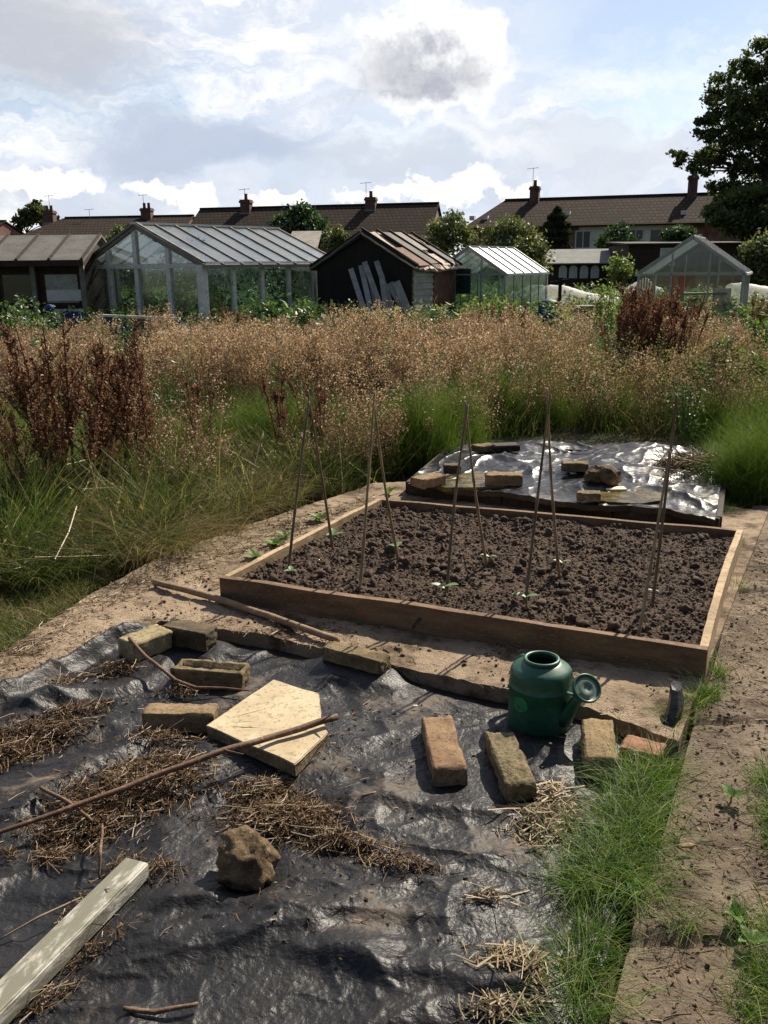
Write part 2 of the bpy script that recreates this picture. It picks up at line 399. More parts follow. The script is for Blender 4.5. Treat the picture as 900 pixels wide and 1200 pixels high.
def scatter(poly, n, dens=None):
    poly = [(p[0], p[1]) for p in poly]; a = np.array(poly); lo, hi = a.min(0), a.max(0); X = np.zeros((0, 2))
    while len(X) < n:
        q = lo + rng.random((n * 2, 2)) * (hi - lo); q = q[in_poly(q[:, 0], q[:, 1], poly)]
        if dens is not None: q = q[rng.random(len(q)) < dens(q[:, 0], q[:, 1])]
        X = np.concatenate([X, q])
    return X[:n]
def z0(X, z=0.0): return np.concatenate([X, np.full((len(X), 1), z)], 1)

# ------------------------------------------------------------------ ground, path, sheet surface
def strip(name, A, B, nu, nv, zf, mats, skirt=.12, smooth=True):
    """surface between two polylines (lists of xy), skirt hanging from its rim"""
    def res(L, n):
        L = np.array([(p[0], p[1]) for p in L]); s = np.r_[0, np.cumsum(np.linalg.norm(np.diff(L, axis=0), axis=1))]; t = np.linspace(0, s[-1], n)
        return np.stack([np.interp(t, s, L[:, 0]), np.interp(t, s, L[:, 1])], 1)
    a = res(A, nu); b = res(B, nu); v = np.linspace(0, 1, nv)[:, None, None]
    X = a[None] * (1 - v) + b[None] * v
    Z = zf(X[..., 0], X[..., 1])
    V = np.concatenate([X, Z[..., None]], -1).reshape(-1, 3)
    i = np.arange(nu * nv).reshape(nv, nu)
    F = np.stack([i[:-1, :-1], i[:-1, 1:], i[1:, 1:], i[1:, :-1]], -1).reshape(-1, 4)
    if skirt:
        ring = np.concatenate([i[0, :], i[1:, -1], i[-1, -2::-1], i[-2:0:-1, 0]])
        low = V[ring].copy(); low[:, 2] -= skirt; k = len(V); V = np.concatenate([V, V[ring], low]); n = len(ring); j = np.arange(n); jn = (j + 1) % n
        F = np.concatenate([F, np.stack([k + j, k + n + j, k + n + jn, k + jn], -1)])
    return qmesh(name, V, F, mats, smooth=smooth)

gv = MB().add([(-700, -200, -.03), (700, -200, -.03), (700, 1500, -.03), (-700, 1500, -.03)], [(0, 1, 2, 3)]).build('ground', M['ground'])
tag(gv, kind='structure')

PZ = .075
def mk_path_mat(name, base1, base2, dirt, dirtamt):
    m, nt, b = newmat(name); co_ = nt.new('ShaderNodeTexCoord').outputs['Object']
    c = nt.mix(nt.sms(nt.noise(co_, 2.2, 6, .62), .35, .66), base1, base2)
    c = nt.mix(nt.sms(nt.noise(co_, 3.7, 7, .7), *dirtamt), c, dirt)
    c = nt.mix(nt.sms(nt.noise(co_, 95, 4, .7), .58, .72), c, tuple(x * .55 for x in dirt))
    v = nt.noise(co_, 140, 3, .7)
    nt.put(b.inputs['Base Color'], c); b.inputs['Roughness'].default_value = .92; b.inputs['Specular IOR Level'].default_value = .2
    h = nt.math('ADD', nt.noise(co_, 22, 8, .75), nt.math('MULTIPLY', v, .6))
    nt.put(b.inputs['Normal'], nt.bump(h, .9, .016))
    return m
M['path'] = mk_path_mat('dusty_concrete', (.40, .30, .205), (.285, .21, .14), (.105, .072, .045), (.47, .62))
M['path2'] = mk_path_mat('soil_covered_slab', (.27, .21, .15), (.185, .14, .098), (.10, .074, .05), (.46, .66))
def pathz(x, y): return PZ + .008 * fbm(x * 3, y * 3, 4) + .005 * fbm(x * 19, y * 19, 3)
EDGE = [(-200, 915), (-60, 850), (0, 818), (60, 785), (130, 752), (190, 728), (300, 742), (400, 765), (545, 797), (690, 828), (795, 868)]
FAR = [(-200, 850), (-60, 798), (0, 768), (60, 728), (110, 693), (200, 648), (300, 612), (440, 566), (600, 560), (760, 580), (900, 600)]
A = [G(*p, PZ) for p in EDGE]; B = [G(*p, PZ) for p in FAR]
pth = strip('path', A, B, 260, 130, pathz, M['path']); tag(pth, kind='structure')
RL = [(882, 590), (872, 640), (852, 720), (836, 780), (812, 850), (798, 900), (778, 970), (748, 1060), (712, 1200), (690, 1290), (640, 1500)]
RR = [(965, 590), (980, 680), (990, 780), (1000, 860), (1010, 960), (1040, 1100), (1100, 1300), (1200, 1500)]
def path2z(x, y):
    z = PZ - .02 + .010 * fbm(x * 2.5, y * 2.5, 4) + .006 * fbm(x * 15, y * 15, 3)
    for py in (690, 838, 1082):
        yy = G(830, py, PZ).y + .06 * (x - 1.2); z = z - .028 * np.exp(-((y - yy) / .022) ** 2)
    return z
p2 = strip('side_path', [G(*p, PZ) for p in RL], [G(*p, PZ) for p in RR], 420, 110, path2z, M['path2']); tag(p2, kind='structure')

# foreground plastic sheet
TOPE = [(-420, 1010), (-150, 893), (0, 826), (60, 792), (130, 758), (190, 735), (300, 747), (420, 773), (545, 802), (690, 838), (775, 870)]
BOT = [(-500, 1700), (0, 1620), (200, 1500), (420, 1450), (640, 1400)]
topg = np.array([(p.x, p.y) for p in (G(*q, .05) for q in TOPE)])
def dtop(x, y):
    """distance to the sheet's upper edge, and how far along it"""
    best = np.full(np.shape(x), 9.0); par = np.zeros(np.shape(x))
    for i in range(len(topg) - 1):
        a, b = topg[i], topg[i + 1]; d = b - a; L = (d ** 2).sum()
        t = np.clip(((x - a[0]) * d[0] + (y - a[1]) * d[1]) / L, 0, 1)
        dist = np.hypot(x - a[0] - t * d[0], y - a[1] - t * d[1]); k = dist < best
        best = np.where(k, dist, best); par = np.where(k, i + t, par)
    return best, par
FLAT = []      # (x, y, r) places where a heavy thing presses the sheet flat
def Hs(x, y):
    x = np.asarray(x, float); y = np.asarray(y, float)
    d, par = dtop(x, y)
    wx = x + .10 * fbm(x * 2.1, y * 2.1 + 4, 3); wy = y + .10 * fbm(x * 2.1 + 8, y * 2.1, 3)
    z = .030 + .022 * pn(wx * 1.6, wy * 3.2) + .010 * np.abs(pn(wx * 3.3 + wy * 1.5, wy * 6.5)) 
    fold = 1 - np.abs(pn(wx * 1.7 + 3, wy * 4.6 + 1)) * 2.2
    z = z + .016 * np.clip(fold, 0, 1) ** 2
    cre = 1 - np.abs(pn(wx * 5.5 - wy * 3, wy * 8 + wx * 2)) * 2.6
    z = z + .0045 * np.clip(cre, 0, 1) ** 2 + .0016 * fbm(x * 24, y * 24, 3) + .0010 * pn(x * 70, y * 70)
    lift = sstep(5.2, 4.4, par)
    z = z + lift * (.085 * np.exp(-(d / .05) ** 2) + .03 * np.exp(-((d - .16) / .07) ** 2))
    z = z * (1 - .6 * (1 - lift) * np.exp(-(d / .07) ** 2))
    # folds that cross the foreground
    for (ax, ay, bx, by, hgt, wdt) in FOLDS:
        dx, dy = bx - ax, by - ay; L = math.hypot(dx, dy); t = ((x - ax) * dx + (y - ay) * dy) / L ** 2
        s = ((x - ax) * dy - (y - ay) * dx) / L + .03 * pn(t * 4 + ax, y * 0 + 2)
        env = sstep(-.15, .15, t) * sstep(1.15, .85, t)
        z = z + hgt * env * np.where(s > 0, np.exp(-(s / wdt) ** 2), np.exp(-(s / (wdt * 2.2)) ** 2))
    for fx, fy_, fr, fz in FLAT:
        k = np.exp(-(np.hypot(x - fx, y - fy_) / fr) ** 4); z = z * (1 - k) + fz * k
    return z
FOLDS = []
for a, b, hg, wd in (((40, 1040), (560, 1075), .018, .03), ((330, 1105), (640, 1165), .030, .035), ((380, 925), (700, 965), .016, .03), ((20, 835), (170, 800), .035, .04), ((0, 960), (200, 850), .03, .035), ((150, 1110), (400, 1075), .022, .03)):
    p, q = G(*a, .05), G(*b, .05); FOLDS.append((p.x, p.y, q.x, q.y, hg, wd))

def sheetmat(name, rough, dustcol, dustrange, base=(.014, .014, .017), fine=.5, sc=1.0, spec=.35, haze=.16):
    m, nt, b = newmat(name); co_ = nt.new('ShaderNodeTexCoord').outputs['Object']
    d1 = nt.noise(co_, 2.6, 7, .66); d2 = nt.noise(co_, 11, 6, .7)
    dm = nt.math('MULTIPLY', nt.sms(d1, *dustrange), nt.sms(d2, .30, .62), clamp=True)
    thin = nt.math('ADD', nt.math('MULTIPLY', nt.sms(nt.noise(co_, 5, 5, .6), .3, .75), haze), haze * .2)
    c = nt.mix(nt.math('MAXIMUM', dm, thin), base, dustcol)
    nt.put(b.inputs['Base Color'], c)
    nt.put(b.inputs['Roughness'], nt.math('ADD', nt.math('MULTIPLY', dm, .45), nt.math('ADD', nt.math('MULTIPLY', d2, .22), rough - .11), clamp=True))
    b.inputs['Specular IOR Level'].default_value = spec
    n1 = nt.noise(nt.stretch(co_, (1, 1.6, 1)), 30 * sc, 3, .55, .6); n2 = nt.noise(co_, 85 * sc, 2, .5, .3)
    vo = nt.new('ShaderNodeTexVoronoi', feature='DISTANCE_TO_EDGE'); nt.put(vo.inputs['Vector'], nt.vmath('ADD', co_, sc3b(nt, nt.noise(co_, 9, 3, .5, out=1), .08))); vo.inputs['Scale'].default_value = 9 * sc
    h = nt.math('ADD', nt.math('MULTIPLY', n1, 1.0), nt.math('MULTIPLY', n2, .6))
    h = nt.math('ADD', h, nt.math('MULTIPLY', nt.sms(vo.outputs[0], 0, .12), .25))
    nt.put(b.inputs['Normal'], nt.bump(h, fine, .012))
    return m
def sc3b(nt, v, k): return nt.vmath('MULTIPLY', v, (k, k, k))
M['sheet'] = sheetmat('black_plastic', .46, (.17, .13, .095), (.53, .68), (.007, .008, .010), .27, 1.5, .30, .07)
M['sheet_back'] = sheetmat('shiny_black_plastic', .30, (.10, .08, .055), (.54, .68), (.010, .010, .011), .22, .45, .30, .05)

# --- things that lie on the sheet are listed first so the sheet can be pressed flat under them
BRICKS = [  # name, end a px, end b px, z top, width, height, material, label
    ('concrete_block', (146, 752), (193, 735), .145, .115, .08, 'blk_pale', 'pale mossy concrete block leaning on the curled left edge of the black sheet'),
    ('concrete_block', (196, 728), (248, 738), .150, .10, .085, 'blk_dark', 'dark dirty block with crusted soil top at the corner where sheet meets pole'),
    ('brick', (205, 777), (288, 784), .105, .10, .075, 'blk_olive', 'olive brown brick with a hollow frog in its top, beside the curved twig'),
    ('brick', (169, 830), (252.5, 830), .105, .085, .08, 'blk_tan', 'tan topped brick with dark front, left of the five-sided slab'),
    ('brick', (384, 754), (452, 771), .125, .085, .06, 'blk_olive', 'weathered brick on the sheet edge at the end of the long pole'),
    ('brick', (511.5, 839), (528, 901), .100, .105, .065, 'blk_red', 'cracked orange brown brick, leftmost of three pointing at the camera'),
    ('brick', (584.5, 856), (611.5, 919), .100, .095, .065, 'blk_moss', 'rough grey mossy brick in front of the green watering can'),
    ('brick', (699, 842), (706, 890), .105, .105, .075, 'blk_tan', 'chipped tan brick right of the watering can, touching the grass'),
    ('brick', (730, 868), (778, 879), .060, .10, .05, 'blk_pink', 'reddish brick half buried in grass under the slab edge'),
]
SLABPX = [(320, 796), (374, 812), (376, 838), (384, 858), (346, 896), (241, 850)]
SLABZ = .092
ROCKC = G(290, 1012, .06)
canC = G(632, 846, .025)
plA, plB = G(161, 1007, .095), G(-75, 1240, .10)
for n_, a, b, zt, wd, hg, *_ in BRICKS:
    p, q = G(*a, zt), G(*b, zt)
    for t in (.2, .8):
        c = p.lerp(q, t); FLAT.append((c.x, c.y, .12, zt - hg + .003))
sc_ = sum((G(*p, SLABZ) for p in SLABPX), Vector()) / 6; FLAT.append((sc_.x, sc_.y, .24, SLABZ - .043))
FLAT.append((canC.x, canC.y, .17, .024)); FLAT.append((ROCKC.x, ROCKC.y, .10, .02))
for t in np.linspace(0, 1, 5):
    c = plA.lerp(plB, t); FLAT.append((c.x, c.y, .10, .045))

sheet = strip('plastic_sheet', [G(*p, .05) for p in TOPE], [G(*p, .03) for p in BOT], 520, 560, Hs, M['sheet'], skirt=.02)
tag(sheet, 'wrinkled dusty black plastic sheet spread over the foreground plot', 'plastic sheet')
# the corner of the sheet that stands up by the grass
fp = G(775, 872, .02); ft = P(797, 806, fp.y + .14)
mb = MB(); w_ = .05
rows = []
for i in range(9):
    t = i / 8; c = fp.lerp(ft, t) + Vector((.012 * math.sin(t * 4), .01 * math.sin(t * 7), 0)); wd = w_ * (1 - .55 * t)
    rows.append([c + Vector((-wd, -.02, 0)), c + Vector((-.3 * wd, -.055 + .02 * t, 0)), c + Vector((.4 * wd, -.02, .004)), c + Vector((wd, .02, .008)), c + Vector((.2 * wd, .05, 0)), c + Vector((-.6 * wd, .03, 0))])
vs = [v for r_ in rows for v in r_]; fs = [(i * 6 + k, i * 6 + (k + 1) % 6, (i + 1) * 6 + (k + 1) % 6, (i + 1) * 6 + k) for i in range(8) for k in range(6)] + [tuple(range(48, 54))]
mb.add(vs, fs).build('folded_corner', M['sheet_back'], sheet, smooth=False)

# ------------------------------------------------------------------ bricks, slab, rock, plank, pole, twigs
M['blk_pale'] = mat('pale_concrete', (.36, .29, .175), (.25, .20, .115), 12, .95, (.13, .12, .06), 70, .9, .006, spec=.1)
M['blk_dark'] = mat('crusted_concrete', (.12, .09, .055), (.06, .05, .03), 9, .95, (.16, .12, .07), 40, .8, .006)
M['blk_olive'] = mat('olive_brick', (.24, .18, .105), (.14, .105, .06), 14, .95, (.085, .07, .04), 70, 1.0, .006, spec=.1)
M['blk_tan'] = mat('tan_brick', (.30, .215, .125), (.20, .145, .085), 14, .95, (.12, .09, .055), 80, 1.0, .006, spec=.1)
M['blk_red'] = mat('orange_brick', (.29, .195, .115), (.20, .125, .075), 14, .95, (.13, .085, .055), 80, 1.0, .006, spec=.1)
M['blk_moss'] = mat('mossy_brick', (.25, .195, .12), (.13, .11, .06), 22, .95, (.075, .065, .04), 90, 1.2, .008, spec=.1)
M['blk_pink'] = mat('red_brick', (.30, .15, .09), (.22, .11, .07), 12, .9, (.14, .09, .06), 60, .6, .004)
M['slabm'] = mat('cream_paving', (.52, .43, .28), (.42, .33, .20), 7, .85, (.25, .19, .11), 70, .35, .003, amount=(.4, .7))
def rough_brick(name, p, q, wd, hg, mt, label, cat, group=None, frog=False, joint=False, amp=.0045, seed=0, fat=0):
    d = q - p; L = d.length; ang = math.atan2(d.y, d.x); c = (p + q) / 2
    bm = bmesh.new(); bmesh.ops.create_cube(bm, size=1, matrix=Matrix.Diagonal((L, wd, hg, 1)))
    bmesh.ops.bevel(bm, geom=bm.edges[:], offset=.0035, segments=2, affect='EDGES')
    if frog:
        top = max(bm.faces, key=lambda f: f.calc_center_median().z)
        r_ = bmesh.ops.inset_region(bm, faces=[top], thickness=.018)
        r2 = bmesh.ops.inset_region(bm, faces=[top], thickness=.008)
        for v in top.verts: v.co.z -= .018
    lng = [e for e in bm.edges if e.calc_length() > .03]
    bmesh.ops.subdivide_edges(bm, edges=lng, cuts=14, use_grid_fill=True)
    for v in bm.verts:
        k = v.co * 22 + Vector((seed * 7.1, seed * 3.3, 0)); n_ = noise.fractal(k, .7, 2, 5)
        v.co += v.normal * n_ * amp
        k2 = noise.noise(v.co * 9 + Vector((seed * 5.7, 1, 2)))
        edge = (abs(v.co.x) > L / 2 - .02) + (abs(v.co.y) > wd / 2 - .02) + (abs(v.co.z) > hg / 2 - .02)
        if edge >= 2 and k2 > .15: v.co *= 1 - .06 * (k2 - .15) * 2
        if joint and abs(v.co.x - L * .02) < L * .06 and v.co.z > hg / 2 - .012: v.co.z -= .006
    me = bpy.data.meshes.new(name); bm.to_mesh(me); bm.free(); me.materials.append(M[mt])
    me.polygons.foreach_set('use_smooth', [True] * len(me.polygons))
    o = link(name, me, loc=(c.x, c.y, c.z - hg / 2)); o.rotation_euler = (0, 0, ang)
    return tag(o, label, cat, group)
for k, (n_, a, b, zt, wd, hg, mt, lab) in enumerate(BRICKS):
    rough_brick(n_, G(*a, zt), G(*b, zt), wd, hg, mt, lab, 'brick' if n_ == 'brick' else 'concrete block', 'bricks weighing down the front sheet', frog=(k == 2), joint=(k == 5), seed=k, amp=.008 if k == 6 else .0048)
# five-sided paving slab
pts = [G(*p, SLABZ) for p in SLABPX]
bm = bmesh.new(); vv = [bm.verts.new(p) for p in pts]; f0 = bm.faces.new(vv)
ex = bmesh.ops.extrude_face_region(bm, geom=[f0]); bmesh.ops.translate(bm, verts=[v for v in ex['geom'] if isinstance(v, bmesh.types.BMVert)], vec=(0, 0, -.045))
bmesh.ops.recalc_face_normals(bm, faces=bm.faces); bmesh.ops.bevel(bm, geom=bm.edges[:], offset=.003, segments=2, affect='EDGES')
bmesh.ops.triangulate(bm, faces=bm.faces[:]); bmesh.ops.subdivide_edges(bm, edges=[e for e in bm.edges if e.calc_length() > .02], cuts=5)
for v in bm.verts: v.co += Vector((noise.noise(v.co * 18), noise.noise(v.co * 18 + Vector((3, 1, 4))), noise.noise(v.co * 14) * .5)) * .006
bm.normal_update()
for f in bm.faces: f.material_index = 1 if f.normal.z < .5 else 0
M['slabside'] = mat('shaded_concrete_edge', (.22, .17, .105), (.13, .10, .062), 14, .95, (.30, .24, .16), 60, 1.0, .006, spec=.1)  # brown concrete for the slab sides, their shade darkened into the colour
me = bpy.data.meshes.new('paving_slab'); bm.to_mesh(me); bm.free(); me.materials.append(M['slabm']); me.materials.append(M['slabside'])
tag(link('paving_slab', me), 'cream five-sided broken paving slab with a stick across it', 'paving slab')

M['rock'] = mat('brown_rock', (.15, .105, .06), (.075, .052, .032), 16, .92, (.22, .165, .10), 60, 1.0, .008, spec=.1)
def rock(name, c, s, mt, label, cat='rock', group=None, seed=1, sub=4):
    bm = bmesh.new(); bmesh.ops.create_icosphere(bm, subdivisions=sub, radius=1)
    rr = random.Random(seed); planes = [(Vector((rr.gauss(0, 1), rr.gauss(0, 1), rr.gauss(0, 1))).normalized(), rr.uniform(.62, .85)) for _ in range(9)]
    for v in bm.verts:
        for n_, dd in planes:
            k = v.co.dot(n_)
            if k > dd: v.co -= n_ * (k - dd) * .92
        v.co *= 1 + .20 * noise.fractal(v.co * 1.9 + Vector((seed, 0, 0)), .8, 2, 5) - .16 * max(0, 1 - abs(noise.noise(v.co * 1.6 + Vector((0, seed, 3)))) * 5)
        v.co = Vector((v.co.x * s[0], v.co.y * s[1], v.co.z * s[2]))
    me = bpy.data.meshes.new(name); bm.to_mesh(me); bm.free(); me.materials.append(mt)
    me.polygons.foreach_set('use_smooth', [sub > 3] * len(me.polygons))
    return tag(link(name, me, loc=c), label, cat, group)
rock('rock', (ROCKC.x, ROCKC.y, .075), (.095, .085, .088), M['rock'], 'rough brown fist-shaped rock on the black sheet beside the straw', seed=5)

# white painted plank
m_, nt_, b_ = newmat('peeling_white_paint'); co_ = nt_.new('ShaderNodeTexCoord').outputs['Object']
n_ = nt_.noise(nt_.stretch(co_, (1.2, 5, 4)), 4, 9, .72, .4)
c_ = nt_.mix(nt_.sms(n_, .46, .62), (.175, .165, .12), (.54, .51, .43)); c_ = nt_.mix(nt_.sms(nt_.noise(co_, 30, 5, .7), .56, .72), c_, (.16, .15, .10))
nt_.put(b_.inputs['Base Color'], c_); b_.inputs['Roughness'].default_value = .8; nt_.put(b_.inputs['Normal'], nt_.bump(nt_.noise(nt_.stretch(co_, (4, 40, 20)), 6, 5, .7), .6, .004))
M['plankpaint'] = m_
d = plB - plA; L = d.length
pk = MB().box(-L / 2, L / 2, -.036, .036, -.024, .024)
o = pk.build('painted_plank', M['plankpaint'], bevel=.004, loc=(plA + plB) / 2 - Vector((0, 0, .024)))
o.rotation_euler = (0, -math.asin(d.z / L), math.atan2(d.y, d.x))
tag(o, 'weathered greenish white painted wooden plank lying in the near left corner', 'plank')

def pole(name, pxs, zs, rads, mt, label, cat, n=8, knob=0, group=None, parent=None):
    pts = [G(*p, z) for p, z in zip(pxs, zs)]
    fine = []; rf = []
    for i in range(len(pts) - 1):
        for t in np.linspace(0, 1, 7)[:-1]:
            p = pts[i].lerp(pts[i + 1], t); p += Vector((noise.noise(p * 9), noise.noise(p * 9 + Vector((5, 5, 5))), noise.noise(p * 7) * .5)) * knob
            fine.append(p); rf.append(rads[i] * (1 - t) + rads[i + 1] * t)
    fine.append(pts[-1]); rf.append(rads[-1])
    o = MB().tube(fine, rf, n).build(name, mt, parent, smooth=True)
    return tag(o, label, cat, group) if label else o
M['polew'] = mat('pale_pole', (.30, .20, .12), (.19, .125, .075), 10, .75, (.38, .28, .18), 60, .4)
pole('wooden_pole', [(182, 682), (250, 700), (330, 727), (396, 750)], [.10, .10, .10, .105], [.016, .017, .016, .015], M['polew'], 'long thin bare wooden pole lying on the path in front of the raised bed', 'pole', knob=.008)
tw = pole('fallen_branch', [(396, 840), (330, 860), (262, 879), (160, 917), (70, 952), (-30, 985)], [.115, .112, .13, .10, .09, .08], [.012, .011, .010, .009, .0075, .006], M['twig'], 'long thin reddish branch laid across the pale slab and straw', 'branch', knob=.006)
pole('side_twig', [(262, 879), (285, 884)], [.13, .14], [.004, .002], M['twig'], None, None, parent=tw)
pole('side_twig', [(374, 847), (390, 836)], [.115, .15], [.004, .002], M['twig'], None, None, parent=tw)
tw = pole('curved_twig', [(150, 748), (172, 770), (205, 797), (230, 806), (262, 806), (292, 809)], [.155, .12, .085, .08, .075, .07], [.008, .0075, .007, .006, .005, .003], M['twig'], 'curved reddish twig trailing from the pale block past the hollow brick', 'twig', knob=.006)
pole('side_twig', [(210, 799), (208, 808)], [.085, .05], [.004, .002], M['twig'], None, None, parent=tw)
pole('twig', [(48, 922), (78, 940), (108, 962)], [.09, .08, .07], [.006, .006, .004], M['twig'], 'short dark forked twig lying left of the straw pile', 'twig', knob=.008)
pole('twig', [(120, 966), (118, 1000), (117, 1030)], [.085, .11, .06], [.003, .0045, .003], M['twig'], 'thin upright stem sticking out of the straw pile by the plank', 'twig', knob=.004)
pole('twig', [(0, 1100), (45, 1075), (95, 1052)], [.05, .075, .06], [.002, .003, .002], M['cane'], 'fine pale stalk lying left of the painted plank', 'twig', knob=.004)
pole('twig', [(145, 1180), (180, 1187), (232, 1176)], [.06, .05, .055], [.005, .006, .004], M['twig'], 'bent brown twig at the bottom edge of the photo', 'twig', knob=.008)
pole('twig', [(315, 1046), (355, 1052), (400, 1062)], [.05, .055, .05], [.002, .003, .002], M['cane'], 'thin pale stalk pointing at the small broken chip', 'twig', knob=.003)
pole('twig', [(425, 932), (437, 929), (447, 927)], [.055, .06, .055], [.003, .003, .002], M['cane'], 'tiny pale stick in the middle of the sheet', 'twig')
rock('stone_chip', G(383, 1069, .055), (.028, .018, .012), M['blk_tan'], 'small broken tan chip at the end of the thin stalk', 'chip', seed=3, sub=2)
M['bit'] = mat('white_scrap', (.7, .7, .68), (.5, .5, .5), 30, .6)
rock('paper_scrap', G(266, 1081, .055), (.012, .007, .004), M['bit'], 'tiny white scrap on the black sheet below the rock', 'scrap', seed=9, sub=2)
rock('paper_scrap', G(487, 827, .045), (.010, .007, .004), M['bit'], 'tiny pale scrap between slab and bricks', 'scrap', seed=10, sub=2)

# straw and stalk litter lying on the sheet
def straw(label, blobs, n, ln=(.012, .12), rad=(.0004, .0016), h=.045, mt=None, leafy=1.3):
    n = int(n * 1.5)
    pts = []
    tot = sum(b[3] * b[2] for b in blobs)
    for (px, py, rx, ry, ang) in blobs:
        c = G(px, py, .05); k = max(3, int(n * rx * ry / tot)); q = rng.normal(size=(k, 2)) * .5
        s_ = np.stack([q[:, 0] * rx, q[:, 1] * ry], 1); ca, sa = math.cos(ang), math.sin(ang)
        pts.append(np.stack([c.x + s_[:, 0] * ca - s_[:, 1] * sa, c.y + s_[:, 0] * sa + s_[:, 1] * ca, np.exp(-(q ** 2).sum(1) * 1.6)], 1))
    X = np.concatenate(pts); N = len(X)
    zz = Hs(X[:, 0], X[:, 1]) + .004 + X[:, 2] * h * rng.random(N)
    c = np.stack([X[:, 0], X[:, 1], zz], 1); az = rng.random(N) * 2 * np.pi; d = np.stack([np.cos(az), np.sin(az), rng.normal(size=N) * .22], 1)
    k = rng.random(N) ** 3.5
    V1, F1 = sticks(c, d, ln[0] + (ln[1] - ln[0]) * k, rad[0] + (rad[1] - rad[0]) * rng.random(N) ** 2)
    m2 = rng.integers(0, N, int(N * leafy)); V2, F2 = leaves(c[m2] - [0, 0, .004], .004 + .020 * rng.random(len(m2)) ** 2, .45, .6)
    V, F, MI = join((V1, F1), (V2, F2))
    o = qmesh('straw_litter', V, F, [mt or M['straw'], M['straw_dark']], MI)
    return tag(o, label, 'straw', kind='stuff')
M['straw_dark'] = leafmat('leaf_litter', [(0, (.03, .018, .009)), (.6, (.085, .048, .022)), (1, (.20, .13, .06))], .1, .02)
M['straw_pale'] = leafmat('bleached_stalks', [(0, (.12, .08, .04)), (.4, (.30, .22, .12)), (1, (.58, .47, .30))], .12, .03)
straw('large straw pile crossed by the long branch', [(150, 930, .22, .14, .35), (185, 905, .16, .10, .4), (90, 965, .14, .10, .4), (60, 1000, .05, .04, 0)], 2600)
straw('dark stalk pile behind the brown rock', [(330, 955, .17, .11, 0), (310, 925, .10, .07, 0), (400, 985, .12, .035, -.2), (470, 1012, .12, .02, -.25)], 2000)
straw('pale stalk heap in front of the mossy brick beside the grass', [(640, 965, .09, .12, .3), (650, 930, .06, .07, .3)], 300, (.03, .15), (.001, .0028), .04, M['straw_pale'], 1.2)
straw('stalk heap at the bottom edge beside the grass', [(600, 1130, .08, .04, -.2), (590, 1185, .09, .035, 0), (625, 1150, .03, .06, 0), (575, 1055, .05, .02, 0)], 190, (.03, .17), (.001, .0028), .03, M['straw_pale'], 1.4)
straw('dry litter along the curled left edge of the sheet', [(40, 860, .22, .09, .5), (10, 880, .15, .10, .5), (90, 835, .14, .04, .5), (70, 812, .1, .03, .6), (135, 790, .10, .05, .4), (10, 1000, .03, .02, 0)], 1500)
straw('thin scatter of stems around plank and slab', [(190, 870, .14, .05, 0), (150, 1020, .07, .07, .8), (110, 1060, .10, .05, .8), (120, 1110, .12, .02, .9), (60, 1170, .10, .02, .9), (255, 790, .06, .03, 0), (300, 830, .1, .03, 0), (210, 812, .1, .03, .2), (190, 1020, .05, .04, 0)], 700)
straw('sparse crumbs over the sheet and slab', [(300, 900, .9, .5, 0), (450, 850, .5, .3, 0), (400, 1050, .6, .3, 0)], 420, (.008, .05), (.0006, .0016), .004)

# litter trodden into the paths
def path_litter(label, poly, n, zf, mt, ln=(.01, .08), dens=None):
    X = scatter(poly, n, dens); az = rng.random(n) * 6.28; d = np.stack([np.cos(az), np.sin(az), rng.normal(size=n) * .08], 1); k = rng.random(n) ** 3
    V1, F1 = sticks(np.c_[X, zf(X[:, 0], X[:, 1]) + .002], d, ln[0] + (ln[1] - ln[0]) * k, .0006 + .0011 * rng.random(n) ** 2)
    Y = scatter(poly, n, dens); V2, F2 = leaves(np.c_[Y, zf(Y[:, 0], Y[:, 1]) + .003], .003 + .018 * rng.random(n) ** 4, .5, .85)
    V, F, MI = join((V1, F1), (V2, F2)); tag(qmesh('path_litter', V, F, [mt, M['straw_dark']], MI), label, 'litter', kind='stuff')
RP = [tuple(G(*p, PZ)[:2]) for p in ((878, 625), (838, 780), (803, 900), (752, 1090), (720, 1230), (1040, 1230), (985, 900), (950, 640))]
path_litter('fine dead litter trodden into the right path', RP, 2600, path2z, M['straw'])
path_litter('pale stalks lying on the right path', RP, 60, path2z, M['straw_pale'], (.05, .2))
LP_ = [tuple(G(*p, PZ)[:2]) for p in ((-40, 845), (0, 814), (130, 752), (190, 728), (300, 744), (545, 799), (690, 830), (790, 864), (815, 792), (540, 745), (257, 702), (300, 660), (430, 585), (440, 572), (300, 612), (200, 655), (110, 700), (0, 770))]
path_litter('dead grass and crumbs scattered over the path round the bed', LP_, 1700, pathz, M['straw'], dens=lambda x, y: .06 + sstep(-.05, .4, fbm(x * 2.4 + 2, y * 2.4, 3)))
EDG = [tuple(G(*p, PZ)[:2]) for p in ((-60, 792), (0, 764), (110, 694), (190, 662), (300, 622), (440, 578), (440, 588), (310, 640), (200, 680), (120, 716), (0, 790))]
path_litter('dead grass at the foot of the long grass along the left path edge', EDG, 1500, pathz, M['straw_pale'], (.03, .14))

